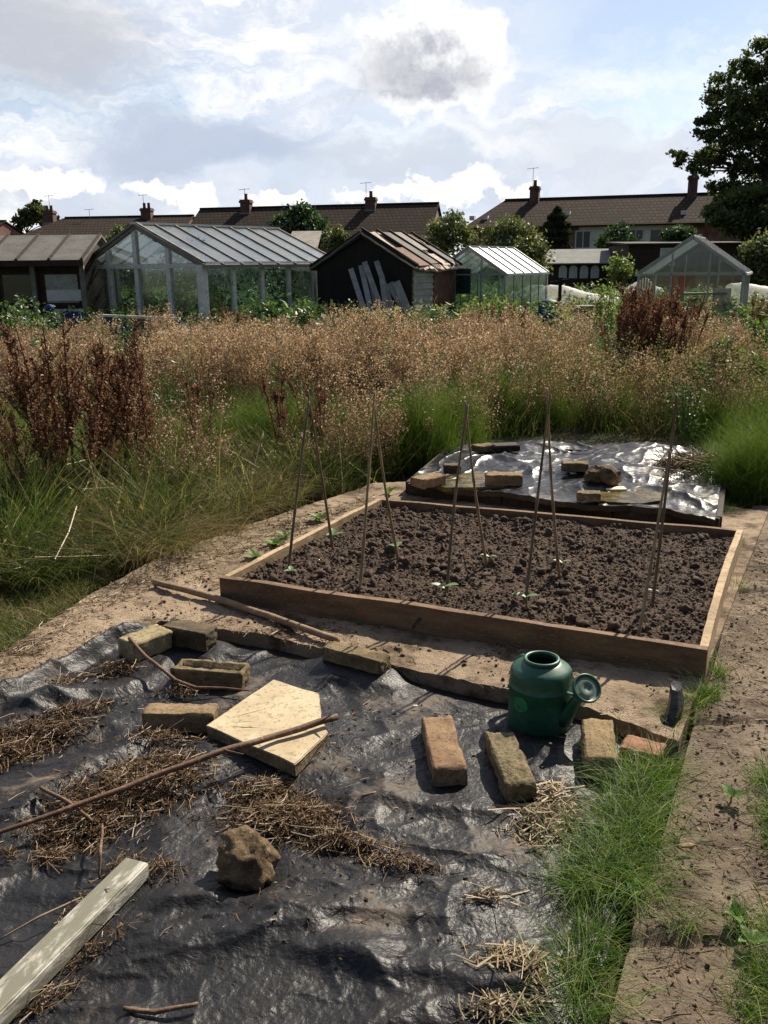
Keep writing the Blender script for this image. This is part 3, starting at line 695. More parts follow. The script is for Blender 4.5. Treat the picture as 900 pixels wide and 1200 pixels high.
# ------------------------------------------------------------------ watering can
def plastic(name, c, rough=.42, c2=None):
    m, nt, b = newmat(name); co_ = nt.new('ShaderNodeTexCoord').outputs['Object']
    n = nt.noise(co_, 12, 6, .7); col = nt.mix(nt.sms(n, .45, .75), c, c2 or tuple(min(1, x * 1.5 + .02) for x in c))
    nt.put(b.inputs['Base Color'], col); nt.put(b.inputs['Roughness'], nt.math('ADD', nt.math('MULTIPLY', n, .3), rough - .12))
    nt.put(b.inputs['Normal'], nt.bump(nt.noise(co_, 90, 3), .06, .002)); return m
M['can'] = plastic('green_plastic', (.007, .068, .036)); M['candisc'] = plastic('sticker_green', (.008, .16, .045), .5); M['rose'] = plastic('dusty_green_plastic', (.10, .15, .11), .55)
can = empty('watering_can', (canC.x, canC.y, .018), 0, 'green plastic watering can with round rose standing on the black sheet', 'watering can'); can.scale = (1.04, 1.04, .96)
body = MB().lathe([(.100, 0), (.107, .004), (.108, .02), (.1075, .1), (.1062, .160), (.1085, .163), (.1085, .168), (.106, .171), (.1050, .19), (.1040, .212), (.1020, .222), (.097, .230), (.088, .237), (.068, .250), (.058, .256), (.050, .255), (.060, .235), (.096, .215), (.100, .03), (.0005, .03)], 48).build('body', M['can'], can, smooth=True)
tilt = .0
rim = MB().lathe([(.052, .250), (.060, .253), (.0615, .259), (.060, .266), (.054, .268), (.049, .264), (.048, .256), (.052, .250)], 40, caps=False).build('filler_rim', M['can'], can, smooth=True)
sa = R(-47); sdv = Vector((math.cos(sa), math.sin(sa), 0))
p0 = sdv * .092 + Vector((0, 0, .055)); rp = sdv * .178 + Vector((0, 0, .212))
pp = [p0, p0.lerp(rp, .25), p0.lerp(rp, .6), p0.lerp(rp, .92)]
spout = MB().tube(pp, [.034, .026, .019, .017], 20).build('spout', M['can'], can, smooth=True)
ax = (Vector((.30, -.70, .62))).normalized()
ro = MB().lathe([(.016, -.05), (.02, -.03), (.038, -.008), (.043, 0), (.043, .006), (.040, .008), (.038, .005), (.026, .008), (.012, .0095), (.010, .007), (.0005, .0075)], 36).build('rose', M['rose'], spout, smooth=True, loc=rp)
ro.rotation_euler = ax.to_track_quat('Z', 'Y').to_euler()
ro.scale = (1.12,) * 3
rg = MB().lathe([(.0385, .0), (.0445, -.002), (.046, .004), (.0445, .0105), (.040, .0105), (.0385, .006)], 36).build('rim', M['can'], ro, smooth=True)
# strap between spout and body, frill on it, handle behind, disc sticker on the side
hs = sdv * .15 + Vector((0, 0, .172)); q0 = sdv.cross(Vector((0, 0, 1)))
st = MB()
st.beam(sdv * .100 + Vector((0, 0, .168)), hs, .012, .006)
st.build('strut', M['can'], can, bevel=.001)
ha = R(112); hd = Vector((math.cos(ha), math.sin(ha), 0))
hp = [hd * .088 + Vector((0, 0, .225)), hd * .118 + Vector((0, 0, .215)), hd * .150 + Vector((0, 0, .19)), hd * .155 + Vector((0, 0, .14)), hd * .138 + Vector((0, 0, .09)), hd * .104 + Vector((0, 0, .06))]
MB().tube(hp, [.012, .013, .013, .013, .012, .012], 12).build('handle', M['can'], can, smooth=True)
da = R(-138); vs = []; fs = []
for k in range(28):
    t = 2 * math.pi * k / 28; aa = da + .030 / .108 * math.cos(t); zz = .120 + .028 * math.sin(t); vs.append((.1088 * math.cos(aa), .1088 * math.sin(aa), zz))
for k in range(28): vs.append(tuple(c * .98 if i < 2 else c for i, c in enumerate(vs[k])))
fs = [tuple(range(28))] + [(k, (k + 1) % 28, (k + 1) % 28 + 28, k + 28) for k in range(28)]
MB().add(vs, fs).build('round_sticker', M['candisc'], body)

# ------------------------------------------------------------------ raised bed
BT = .195
cFL, cFR, cBR, cBL = G(257, 677, BT), G(829, 762, BT), G(871, 621, BT), G(443, 584, BT)
bed = empty('raised_bed', ((cFL.x + cFR.x) / 2, (cFL.y + cFR.y) / 2, PZ), 0, 'low timber raised bed frame holding freshly dug soil', 'raised bed')
off = bed.location
def board(name, a, b, h, th, mt, inn, seed):
    """board standing on edge from a to b (top outer edge), thickness towards inn, slightly wavy"""
    d = (b - a); L = d.length; d.normalize(); nrm = (inn - a); nrm.z = 0; nrm = (nrm - d * nrm.dot(d)).normalized()
    n = 26; vs = []; fs = []
    for i in range(n):
        t = i / (n - 1); c = a + d * (L * t) - off; wv = .006 * noise.noise(Vector((t * 6, seed, 0))); bow = .010 * math.sin(t * 3.1) * (1 if seed % 2 else -.6)
        for (du, dz) in ((0, 0), (th, 0), (th, -h), (0, -h)):
            e = .0025 * noise.noise(Vector((t * 30, seed, du * 40 + dz * 9)))
            vs.append(c + nrm * (du + bow + e) + Vector((0, 0, dz + wv + e)))
    for i in range(n - 1):
        for k in range(4): fs.append((i * 4 + k, i * 4 + (k + 1) % 4, (i + 1) * 4 + (k + 1) % 4, (i + 1) * 4 + k))
    fs += [(0, 1, 2, 3), tuple(range((n - 1) * 4, n * 4))]
    return MB().add(vs, fs).build(name, mt, bed)
mid = (cFL + cFR + cBR + cBL) / 4
fh = .03
board('front_board', cFL, cFR, BT - PZ + .012, .034, M['wood_wet'], mid, 1)
din = (mid - cFL); 
def inset(a, b, k): d = (b - a).normalized(); return a + d * k
board('side_board', inset(cFL, cBL, .037), cBL, BT - PZ + .012, .032, M['wood_new'], mid, 2)
board('side_board', inset(cFR, cBR, .037), cBR, BT - PZ + .012, .032, M['wood_new'], mid, 3)
board('back_board', inset(cBL, cBR, .036), inset(cBR, cBL, .036), BT - PZ + .012, .03, M['wood_wet'], mid, 4)
def soilz(x, y):
    return .152 + .020 * fbm(x * 2.3, y * 2.3, 3) + .014 * fbm(x * 9, y * 9, 4, .62) + .010 * np.abs(fbm(x * 22, y * 22, 3)) + .007 * fbm(x * 60, y * 60, 2)
ins = lambda p: p + (mid - p) * .012
soil = strip('bed_soil', [ins(cFL), ins(cFR)], [ins(cBL), ins(cBR)], 420, 420, soilz, M['soil'], skirt=.06); tag(soil, kind='structure')
def clods(name, X, zf, smin, smax, mt, label, pw=3.0, sink=.3):
    bm = bmesh.new(); bmesh.ops.create_icosphere(bm, subdivisions=2, radius=1)
    bv = np.array([v.co[:] for v in bm.verts]); bf = np.array([[v.index for v in f.verts] for f in bm.faces]); bm.free()
    N = len(X); s = smin + (smax - smin) * rng.random(N) ** pw
    an = s[:, None] * (.6 + .7 * rng.random((N, 3))); az = rng.random(N) * 6.283
    ph = rng.random((N, 1, 3)) * 6.28; lum = np.sin(bv[None] * 3.1 + ph).sum(-1, keepdims=True) * .15 + np.sin(bv[None] * 6.3 + ph * 2).sum(-1, keepdims=True) * .09
    V = bv[None] * (1 + lum + .12 * rng.normal(size=(N, len(bv), 1))) * an[:, None, :]
    x = V[..., 0] * np.cos(az)[:, None] - V[..., 1] * np.sin(az)[:, None]; y = V[..., 0] * np.sin(az)[:, None] + V[..., 1] * np.cos(az)[:, None]
    z = zf(X[:, 0], X[:, 1]) + s * (.6 - sink)
    V = np.stack([x + X[:, :1], y + X[:, 1:2], V[..., 2] + z[:, None]], -1).reshape(-1, 3)
    F = (bf[None] + (np.arange(N) * len(bv))[:, None, None]).reshape(-1, 3)
    return tag(qmesh(name, V, F, mt, smooth=True), label, 'soil', kind='stuff')
q = lambda k: [ (p + (mid - p) * k) for p in (cFL, cFR, cBR, cBL)]
clods('soil_clods', np.concatenate([scatter(q(.03), 1500, lambda x, y: sstep(-.3, .5, fbm(x * 3, y * 3))), scatter(q(.02), 15000)]), soilz, np.r_[np.full(1500, .004), np.full(15000, .0015)], np.r_[np.full(1500, .024), np.full(15000, .009)], M['clod'], 'crumbly dark clods over the dug bed', 4.0)
gp = [G(*p, PZ) for p in ((190, 728), (300, 742), (545, 797), (690, 828), (795, 868), (822, 790), (257, 700), (440, 580), (200, 650), (60, 740))]
pp_ = scatter([G(*p, PZ) for p in ((185, 730), (300, 744), (545, 799), (690, 830), (790, 864), (815, 792), (540, 745), (257, 702), (300, 660), (430, 585), (300, 612), (200, 655), (110, 700))], 1500, lambda x, y: sstep(-.1, .5, fbm(x * 3, y * 3)))
clods('soil_crumbs', pp_, pathz, .001, .008, M['crumb'], 'soil crumbs scattered on the path beside the bed', 6.0, .2)
rl_ = [G(*p, PZ) for p in ((880, 620), (840, 780), (805, 900), (750, 1090), (715, 1230), (1000, 1230), (960, 900), (940, 640))]
clods('soil_crumbs', scatter(rl_, 1300), path2z, .0008, .006, M['crumb'], 'soil crumbs scattered along the right path', 5.0, .2)

# canes: base px, top px, pair depth
CANES = [((338, 671), (362, 470), 0), ((390, 644), (360, 457), 0), ((422, 690), (439, 458), 1), ((467, 654), (438, 470), 1), ((524, 695), (548, 474), 2), ((571, 663), (545, 470), 2),
         ((616, 706), (645, 462), 3), ((656, 678), (641, 455), 3), ((749, 741), (785, 528), 4), ((765, 704), (793, 463), 4)]
NAMES = ['front cane of the leftmost pair in the bed', 'rear cane of the leftmost pair in the bed', 'front cane of the second pair from the left', 'rear cane of the second pair from the left',
         'front cane of the middle pair in the bed', 'rear cane of the middle pair in the bed', 'front cane of the second pair from the right', 'rear cane of the second pair from the right',
         'front cane of the rightmost pair, shorter and paler', 'rear tallest cane of the rightmost pair, dark']
SZ = .16
for k, (bpx, tpx, pr) in enumerate(CANES):
    b = G(*bpx, SZ); ys = [G(*c[0], SZ).y for c in CANES if c[2] == pr]
    t = P(*tpx, sum(ys) / 2 + (.012 if k % 2 else -.012)); b2 = b - (t - b).normalized() * .06
    pts = []; rd = []; bowv = Vector((random.uniform(-1, 1), random.uniform(-.5, .5), 0)) * .012
    nseg = 40
    for i in range(nseg + 1):
        s = i / nseg; p = b2.lerp(t, s) + bowv * math.sin(s * math.pi); pts.append(p)
        node = abs((s * 6.3 + k * .37) % 1 - .5) < .06
        rd.append((.0078 - .0032 * s) * (1.28 if node else 1))
    o = MB().tube(pts, rd, 8).build('bamboo_cane', M['cane_dark'] if k in (0, 1, 4, 6, 9) else M['cane'], smooth=True)
    tag(o, 'thin bamboo ' + NAMES[k], 'bamboo cane', 'bamboo canes standing in the raised bed')

def leaf_blade(L, W, bend, n=6):
    """one cupped leaf along +x from the origin"""
    vs = []; fs = []
    for i in range(n + 1):
        s = i / n; wd = W * math.sin(math.pi * min(1, s * .92 + .06)) ** .8 * .5; z = bend * s * s * L
        vs += [(s * L, -wd, z + wd * .35), (s * L, 0, z), (s * L, wd, z + wd * .35)]
    for i in range(n):
        for k in range(2): fs.append((i * 3 + k, i * 3 + k + 1, (i + 1) * 3 + k + 1, (i + 1) * 3 + k))
    return vs, fs
def seedling(px, py, z, n, L, label, mt, h=.05, group='bean seedlings at the feet of the canes', name='seedling', cat='seedling', el=.25, azl=None):
    c = G(px, py, z); h = h * (.5 if name == 'weed' else 1); root = empty(name, c, random.random() * 6, label, cat, group) if azl is None else empty(name, c, 0, label, cat, group)
    MB().tube([(0, 0, -.02), (.004, 0, h * .5), (0, 0, h)], [.003, .0028, .002], 6).build('stem', M['weedleaf'], root, smooth=True)
    for k in range(n):
        l_ = L * random.uniform(.75, 1.15); vs, fs = leaf_blade(l_, l_ * .62, random.uniform(-.35, -.05))
        o = MB().add(vs, fs).build('leaf', mt, root, smooth=True, loc=(0, 0, h * random.uniform(.75, 1)))
        o.rotation_euler = (0, -el - random.uniform(0, .3), (azl[k] if azl else 2 * math.pi * k / n + random.uniform(-.4, .4)))
    return root
SEED = [(342, 678, 3, .045, 'small dark seedling by the front cane of the leftmost pair'), (391, 636, 3, .055, 'bright seedling by the rear cane of the leftmost pair'), (464, 650, 3, .05, 'pale seedling by the rear cane of the second pair'),
        (521, 699, 2, .07, 'pale two-leaved seedling by the front cane of the middle pair'), (573, 661, 2, .05, 'pale seedling by the rear cane of the middle pair'), (616, 711, 2, .075, 'pale two-leaved seedling by the front cane of the second pair from the right'),
        (659, 669, 2, .045, 'yellow green seedling by the rear cane of the second pair from the right'), (764, 702, 2, .03, 'tiny seedling at the rightmost cane pair')]
for px, py, n, L, lab in SEED:
    seedling(px, py, .158, n, L, lab, M['seedleaf'], azl=([3.0, -.5] if n == 2 else None))
WEED = [(298, 655, 5, .06, 'green weed outside the bed near its left front corner'), (322, 642, 6, .07, 'leafy weed against the left board, second from the front'), (334, 632, 5, .06, 'leafy weed against the left board, third from the front'),
        (374, 612, 7, .075, 'lettuce green weed halfway along the left board'), (455, 581, 4, .07, 'pale weed on the back left corner of the bed'), (858, 938, 5, .04, 'small bright weed on the right path beside grass'),
        (862, 1080, 7, .036, 'green weed growing in the slab joint at right'), (878, 1108, 6, .042, 'large leaved weed below the slab joint at right'), (420, 735, 4, .03, 'tiny weed on the path beside the pole'), (742, 1050, 5, .035, 'small leafy weed in the grass strip by the path')]
for px, py, n, L, lab in WEED:
    seedling(px, py, PZ - .01, n, L, lab, M['greenleaf'], h=.03, group='small broadleaf weeds on the paths', name='weed', cat='weed', el=.5)
rock('dead_leaf', G(806, 991, PZ), (.022, .013, .006), M['blk_tan'], 'curled brown dead leaf on the right path', 'leaf', seed=4, sub=2)
rock('stone', G(433, 627, .17), (.025, .022, .02), M['clod'], 'dark lump standing proud of the dug soil', 'stone', seed=6, sub=2)

# ------------------------------------------------------------------ second bed with a shiny sheet behind
b2 = empty('sheeted_bed', G(650, 590, PZ), 0, 'second low timber bed behind the first, mostly under shiny plastic', 'raised bed')
o2 = b2.location
def edge_board(a, b, zt, h, th):
    mb = MB(); a = a - o2; b = b - o2
    mb.beam(a - Vector((0, 0, h / 2)), b - Vector((0, 0, h / 2)), th, h); return mb.build('edge_board', M['wood_old'], b2, bevel=.004, rough=.003)
ZB = .16
e = [G(478, 566, ZB), G(590, 577, ZB), G(720, 592, ZB), G(845, 607, ZB)]
for i in range(3): edge_board(e[i], e[i + 1] - (e[i + 1] - e[i]).normalized() * .006, ZB, .14, .035)
bl_, br_ = G(530, 520, ZB), G(852, 535, ZB)
edge_board(bl_, e[0] + Vector((0, .03, 0)), ZB, .14, .035); edge_board(br_, e[3] + Vector((0, .03, 0)), ZB, .14, .035); edge_board(bl_, br_, ZB, .14, .035)
def Hb(x, y):
    z = .175 + .05 * pn(x * 1.7 + 5, y * 2.2) + .022 * np.abs(pn(x * 2.6 + y, y * 2.2 + 3)) + .018 * np.clip(1 - np.abs(pn(x * 2.4 + y * 1.2, y * 1.6)) * 2.4, 0, 1) ** 2 + .009 * np.clip(1 - np.abs(pn(x * 6 - y * 3, y * 4)) * 2.6, 0, 1) ** 2 + .003 * fbm(x * 14, y * 14, 3)
    for px, py in ((592, 566), (660, 583), (735, 585)):
        c = G(px, py, .17); k = np.exp(-((x - c.x) / .28) ** 2 - ((y - c.y) / .16) ** 2); z = z * (1 - .9 * k) + .165 * .9 * k
    return z
bs = strip('plastic_sheet', [G(*p, ZB + .02) for p in ((484, 563), (520, 571), (560, 573), (600, 577), (650, 585), (690, 590), (740, 592), (790, 600), (838, 606))], [G(*p, ZB) for p in ((500, 548), (535, 528), (560, 519), (640, 520), (720, 524), (800, 530), (850, 540))], 320, 240, Hb, M['sheet_back'], skirt=.035)
tag(bs, 'shiny crumpled black plastic sheet over the bed behind the canes', 'plastic sheet')
mw, ntw, bw = newmat('muddy_water'); bw.inputs['Base Color'].default_value = (.045, .035, .01, 1); bw.inputs['Roughness'].default_value = .25; bw.inputs['Specular IOR Level'].default_value = .2
cw = ntw.new('ShaderNodeTexCoord').outputs['Object']; ntw.put(bw.inputs['Base Color'], ntw.mix(ntw.sms(ntw.noise(cw, 14, 6, .7), .45, .6), (.05, .038, .012), (.17, .125, .035)))
ntw.put(bw.inputs['Normal'], ntw.bump(ntw.noise(cw, 25, 3), .15, .006)); M['water'] = mw
def puddle(pxs, lab):
    pts = [G(*p, .186) for p in pxs]; vs = [p for p in pts]; n = len(vs)
    o = MB().prism(vs, (0, 0, -.03)).build('puddle', M['water']); return tag(o, lab, 'puddle')
puddle([(506, 566), (530, 557), (560, 552), (600, 556), (606, 564), (590, 570), (550, 571), (520, 571)], 'brown rainwater puddle at the left end of the shiny sheet')
puddle([(696, 586), (700, 573), (716, 566), (752, 566), (778, 572), (776, 586), (750, 590), (716, 588)], 'mossy rainwater puddle with a floating white card on the shiny sheet')
BB = [('brick', (569, 555), (612, 555), .255, .11, .075, 'blk_tan', 'tan brick with dark front standing in the left puddle'), ('brick', (658, 541), (690, 542), .275, .11, .06, 'blk_olive', 'rounded dark brick towards the back of the shiny sheet'),
      ('brick', (676, 576), (704, 577), .235, .10, .05, 'blk_moss', 'crumbling low brick at the front edge of the shiny sheet'), ('brick', (488, 561), (516, 555), .245, .13, .06, 'blk_tan', 'flat brown brick at the left corner of the shiny sheet'),
      ('brick', (520, 544), (540, 544), .245, .10, .06, 'blk_dark', 'small dark brick at the left rear of the shiny sheet'), ('brick', (556, 522), (576, 520), .26, .12, .05, 'blk_olive', 'pale mossy brick at the far corner of the shiny sheet')]
for k, (n_, a, b, zt, wd, hg, mt, lab) in enumerate(BB):
    rough_brick(n_, G(*a, zt), G(*b, zt), wd, hg, mt, lab, 'brick', 'bricks weighing down the rear sheet', seed=20 + k, amp=.006)
rock('rock', G(708, 566, .20) + Vector((0, 0, .04)), (.13, .10, .10), M['rock'], 'pale topped rock beside the floating white card', seed=8, sub=3)
M['card'] = mat('cream_card', (.75, .66, .45), (.65, .55, .36), 9, .7)
cc = G(721, 573, .19); MB().box(-.065, .065, -.04, .04, 0, .012).build('cream_tile', M['card'], loc=(cc.x, cc.y, .186)); tag(bpy.data.objects['cream_tile'], 'small cream rectangle lying in the mossy puddle', 'tile')
cc = G(592, 530, .2); tr_ = MB().box(-.10, .10, -.07, .07, 0, .05).build('seed_tray', M['wood_old'], loc=(cc.x, cc.y, .215), bevel=.008); tr_.rotation_euler = (0, 0, .15); tag(tr_, 'small black seed tray near the back of the shiny sheet', 'tray')
st_ = scatter([G(*p, .2) for p in ((770, 535), (850, 535), (845, 556), (780, 556))], 260)
V, F = sticks(np.c_[st_, Hb(st_[:, 0], st_[:, 1]) + .01 + .05 * rng.random(260)], rng.normal(size=(260, 3)) * [1, 1, .35], .1 + .25 * rng.random(260), .003)
tag(qmesh('dead_stalks', V, F, M['straw']), 'tangle of dead stalks on the rear right of the shiny sheet', 'straw', kind='stuff')

# ------------------------------------------------------------------ grass and weeds (uncountable: stuff)
def grass_obj(name, label, X, h, w, lean, droop, mt, z=0.0, segs=4, az=None):
    V, F = blades(z0(X, z) if X.shape[1] == 2 else X, h, w, lean, droop, segs=segs, az=az)
    return tag(qmesh(name, V, F, mt), label, 'grass', kind='stuff')
def rn(n, a, b, p=1.0): return a + (b - a) * rng.random(n) ** p
def clumpy(X):
    q = rng.integers(0, len(X), len(X) // 14 + 1); j = rng.integers(0, len(q), len(X)); m = rng.random(len(X)) < .65
    X = X.copy(); X[m] = X[q[j]][m] + rng.normal(size=(m.sum(), 2)) * .009; return X
# strip of bright grass between sheet and right path
cs = []
for px, py, r_, k in ((772, 905, .06, 550), (755, 928, .08, 1000), (742, 955, .09, 1100), (728, 988, .085, 1000), (748, 990, .07, 700), (702, 1022, .085, 800), (735, 1035, .07, 600), (705, 1048, .08, 700), (665, 1040, .06, 200), (745, 1055, .05, 260), (690, 1105, .05, 420), (682, 1150, .045, 480), (678, 1195, .04, 400), (672, 1240, .04, 300), (790, 862, .03, 120), (722, 905, .04, 160)):
    c = G(px, py, .03); cs.append(clumpy(np.array([c.x, c.y]) + rng.normal(size=(int(k * .72), 2)) * r_ * .5))
X = np.concatenate(cs); n = len(X)
grass_obj('grass', 'bright fine grass strip between the black sheet and the right path', X, rn(n, .03, .17, 1.6), rn(n, .0014, .0042, 1.5), rn(n, .2, 1.3), rn(n, .2, 1.0), M['grass_near'], .025, 5)
cs = []
for px, py, r_, k in ((908, 920, .06, 500), (925, 960, .08, 700), (935, 1000, .08, 500), (915, 1150, .08, 500), (930, 1190, .09, 600), (880, 1195, .06, 130), (925, 1100, .07, 300), (872, 1088, .04, 120), (830, 815, .045, 260), (815, 825, .04, 220), (822, 775, .03, 140), (842, 790, .03, 100), (800, 1085, .05, 90), (790, 840, .05, 160), (862, 690, .03, 60), (868, 640, .03, 90), (845, 600, .08, 300), (940, 700, .1, 500), (935, 800, .08, 300)):
    c = G(px, py, .06); cs.append(np.array([c.x, c.y]) + rng.normal(size=(k, 2)) * r_ * .5)
X = np.concatenate(cs); n = len(X)
grass_obj('grass', 'darker grass fringing the right path and its slab joints', X, rn(n, .03, .12), rn(n, .0013, .003), rn(n, .2, 1.1), rn(n, .1, .9), M['grass_near'], .05, 4)
# mown, half dry turf at the left
tp = [G(*p, 0) for p in ((-250, 830), (0, 772), (60, 733), (110, 698), (150, 672), (60, 660), (-250, 700))]
X = scatter(tp, 9000); n = len(X)
grass_obj('grass', 'short yellowish turf left of the path', X, rn(n, .03, .11), rn(n, .002, .004), rn(n, .3, 1.4), rn(n, .2, .9), M['drygrass'], .0, 3)
X = scatter(tp, 4000); n = len(X)
grass_obj('grass', 'short green blades in the turf left of the path', X, rn(n, .03, .10), rn(n, .002, .004), rn(n, .2, 1), rn(n, .1, .9), M['grass_near'], .0, 3)
# tall rank grass at the left
lp = [G(*p, 0) for p in ((-260, 720), (0, 705), (90, 690), (170, 668), (240, 640), (310, 612), (420, 580), (470, 560), (470, 535), (300, 520), (-200, 560))]
X = scatter(lp, 20000, lambda x, y: .12 + .88 * sstep(-.1, .3, fbm(x * 2.6, y * 2.6, 3))); n = len(X)
hh = rn(n, .16, .58, 1.3) * (1 + .8 * fbm(X[:, 0] * 2.2, X[:, 1] * 2.2, 2))
grass_obj('long_grass', 'rank long green grass left of the raised bed', X, np.clip(hh, .08, .85), rn(n, .003, .0085), rn(n, .05, .8), rn(n, .05, .8), M['grass_far'])
# drooping tussocks of half dry grass by the path
def mop(px, py, k, hgt, lab, mt, spread=.12):
    c = G(px, py, 0); cs_ = []
    for j in range(9):
        o_ = rng.normal(size=2) * spread * .55; a0 = rng.random() * 6.28
        q_ = np.array([c.x, c.y]) + o_ + rng.normal(size=(k // 9, 2)) * spread * .16; cs_.append(np.c_[q_, np.full(len(q_), a0) + rng.normal(size=len(q_)) * 1.0])
    X = np.concatenate(cs_); k = len(X)
    o = grass_obj('grass_tussock', lab, X[:, :2], rn(k, hgt * .4, hgt * 1.1), rn(k, .0025, .006), rn(k, .2, 1.0), rn(k, .6, 1.3), mt, 0, 6, az=X[:, 2])
    del o['kind']; o['category'] = 'grass tussock'; o['group'] = 'drooping grass tussocks beside the path'
for a in ((272, 606, 1300, .40, 'broad straw coloured tussock left of the bed by the leftmost canes', 1), (165, 662, 1200, .40, 'straw tipped tussock hanging over the path left of the long pole', 1), (225, 632, 900, .34, 'low brownish tussock between two larger straw ones', 1), (318, 598, 800, .28, 'bleached low tussock behind the left board weeds', 1),
          (40, 690, 1000, .34, 'dark tussock at the left edge of the photo', 0), (300, 572, 1000, .40, 'green tussock with pale tips behind the broad straw one', 0), (115, 655, 1000, .36, 'green tussock left of the straw tipped one', 0), (200, 600, 1000, .40, 'green tussock below the rightmost dark docks', 0), (250, 565, 900, .42, 'tall green tussock between docks and canes', 0), (70, 640, 900, .40, 'deep green tussock under the left docks', 0), (360, 575, 700, .3, 'small green tussock behind the leftmost canes', 0), (10, 660, 900, .4, 'shaded tussock cut by the left edge', 0)):
    a = (a[0], a[1], a[2], a[3] * 1.12, a[4], a[5])
    mop(*a[:5], M['drygrass'] if a[5] else M['grass_far'], .22)
X = scatter(lp, 420); n = len(X)
V, F = sticks(np.c_[X, .08 + .22 * rng.random(n)], rng.normal(size=(n, 3)) * [1, 1, .7] + [0, 0, .3], .2 + .5 * rng.random(n), .0016 + .0018 * rng.random(n))
tag(qmesh('dead_stalks', V, F, M['straw_pale']), 'fallen dead stalks tangled through the long grass at left', 'straw', kind='stuff')
X = scatter(lp, 2600, lambda x, y: sstep(-.1, .4, fbm(x * 2 + 7, y * 2, 3))); V, F = leaves(np.c_[X, .03 + .38 * rng.random(len(X))], rn(len(X), .01, .05, 2), .4)
tag(qmesh('leaf_litter', V, F, M['drygrass']), 'withered leaves caught in the long grass at left', 'leaves', kind='stuff')
# feathery horsetail banks
def bank(lab, spots, mt=M['horsetail'], w=(.002, .0042), name='horsetail'):
    cs = []; hs = []
    for px, py, rx, ry, hgt, k in spots:
        c = G(px, py, 0); q_ = rng.normal(size=(k, 2)) * .5; cs.append(np.stack([c.x + q_[:, 0] * rx, c.y + q_[:, 1] * ry], 1)); hs.append(hgt * rn(k, .35, 1.0, .7) * np.exp(-(q_ ** 2).sum(1) * .35))
    X = np.concatenate(cs); H = np.concatenate(hs); n = len(X)
    V1, F1 = blades(z0(X), H, rn(n, *w), rn(n, .02, .30), rn(n, .05, .45), segs=4)
    # side whorls
    m2 = rng.integers(0, n, n * 2); t = rn(n * 2, .3, .95); Xw = np.c_[X[m2] + rng.normal(size=(n * 2, 2)) * .02, H[m2] * t]
    V2, F2 = blades(Xw, .05 + .11 * rng.random(n * 2), .0018, rn(n * 2, .8, 1.8), rn(n * 2, 0, .5), segs=2)
    V, F, _ = join((V1, F1), (V2, F2))
    return tag(qmesh(name, V, F, mt), lab, 'horsetail', kind='stuff')
bank('bright feathery horsetail mound at the right end of the beds', [(882, 588, .34, .26, .58, 3200), (908, 562, .42, .34, .72, 2600), (852, 592, .17, .15, .36, 800)])
bank('green horsetail growing under the pale weeds left of centre', [(490, 545, .32, .28, .78, 2800), (450, 552, .22, .2, .5, 900), (530, 530, .28, .25, .74, 1900), (300, 535, .36, .3, .62, 1900), (345, 530, .3, .3, .64, 1400), (255, 545, .3, .3, .48, 800), (575, 500, .3, .3, .78, 1600), (400, 530, .3, .3, .56, 1100), (640, 492, .3, .3, .7, 1100), (720, 494, .3, .3, .6, 900)])
bank('dark green horsetail and grass behind the shiny sheet', [(610, 502, .25, .2, .46, 700), (650, 500, .25, .2, .42, 600), (700, 498, .3, .2, .36, 600), (765, 500, .3, .2, .36, 700), (830, 508, .35, .3, .5, 1100), (890, 500, .5, .4, .55, 1200)])
bank('lush green grass at the left edge behind the docks', [(0, 545, .4, .35, .62, 1900), (60, 520, .5, .4, .5, 1200), (-40, 600, .4, .4, .6, 1200), (170, 520, .4, .4, .4, 900), (120, 570, .4, .4, .4, 900)], M['grass_near'], (.003, .0055), 'long_grass')
# understorey of the weed belt
bp = [G(*p, 0) for p in ((-200, 540), (150, 525), (300, 520), (470, 535), (540, 520), (640, 514), (860, 520), (1000, 530))]
bp += [Vector((9.5, 18.5, 0)), Vector((-9, 18.5, 0))]
X = scatter(bp, 34000, lambda x, y: np.clip(1.6 - (y - 7) * .1, .25, 1) * (.1 + .9 * sstep(-.15, .3, fbm(x * 1.8, y * 1.8, 3)))); n = len(X)
grass_obj('long_grass', 'mixed green and brown undergrowth beneath the pale weeds', X, rn(n, .12, .58), rn(n, .004, .010), rn(n, .05, .8), rn(n, .1, .9), M['grass_far'], 0, 3)

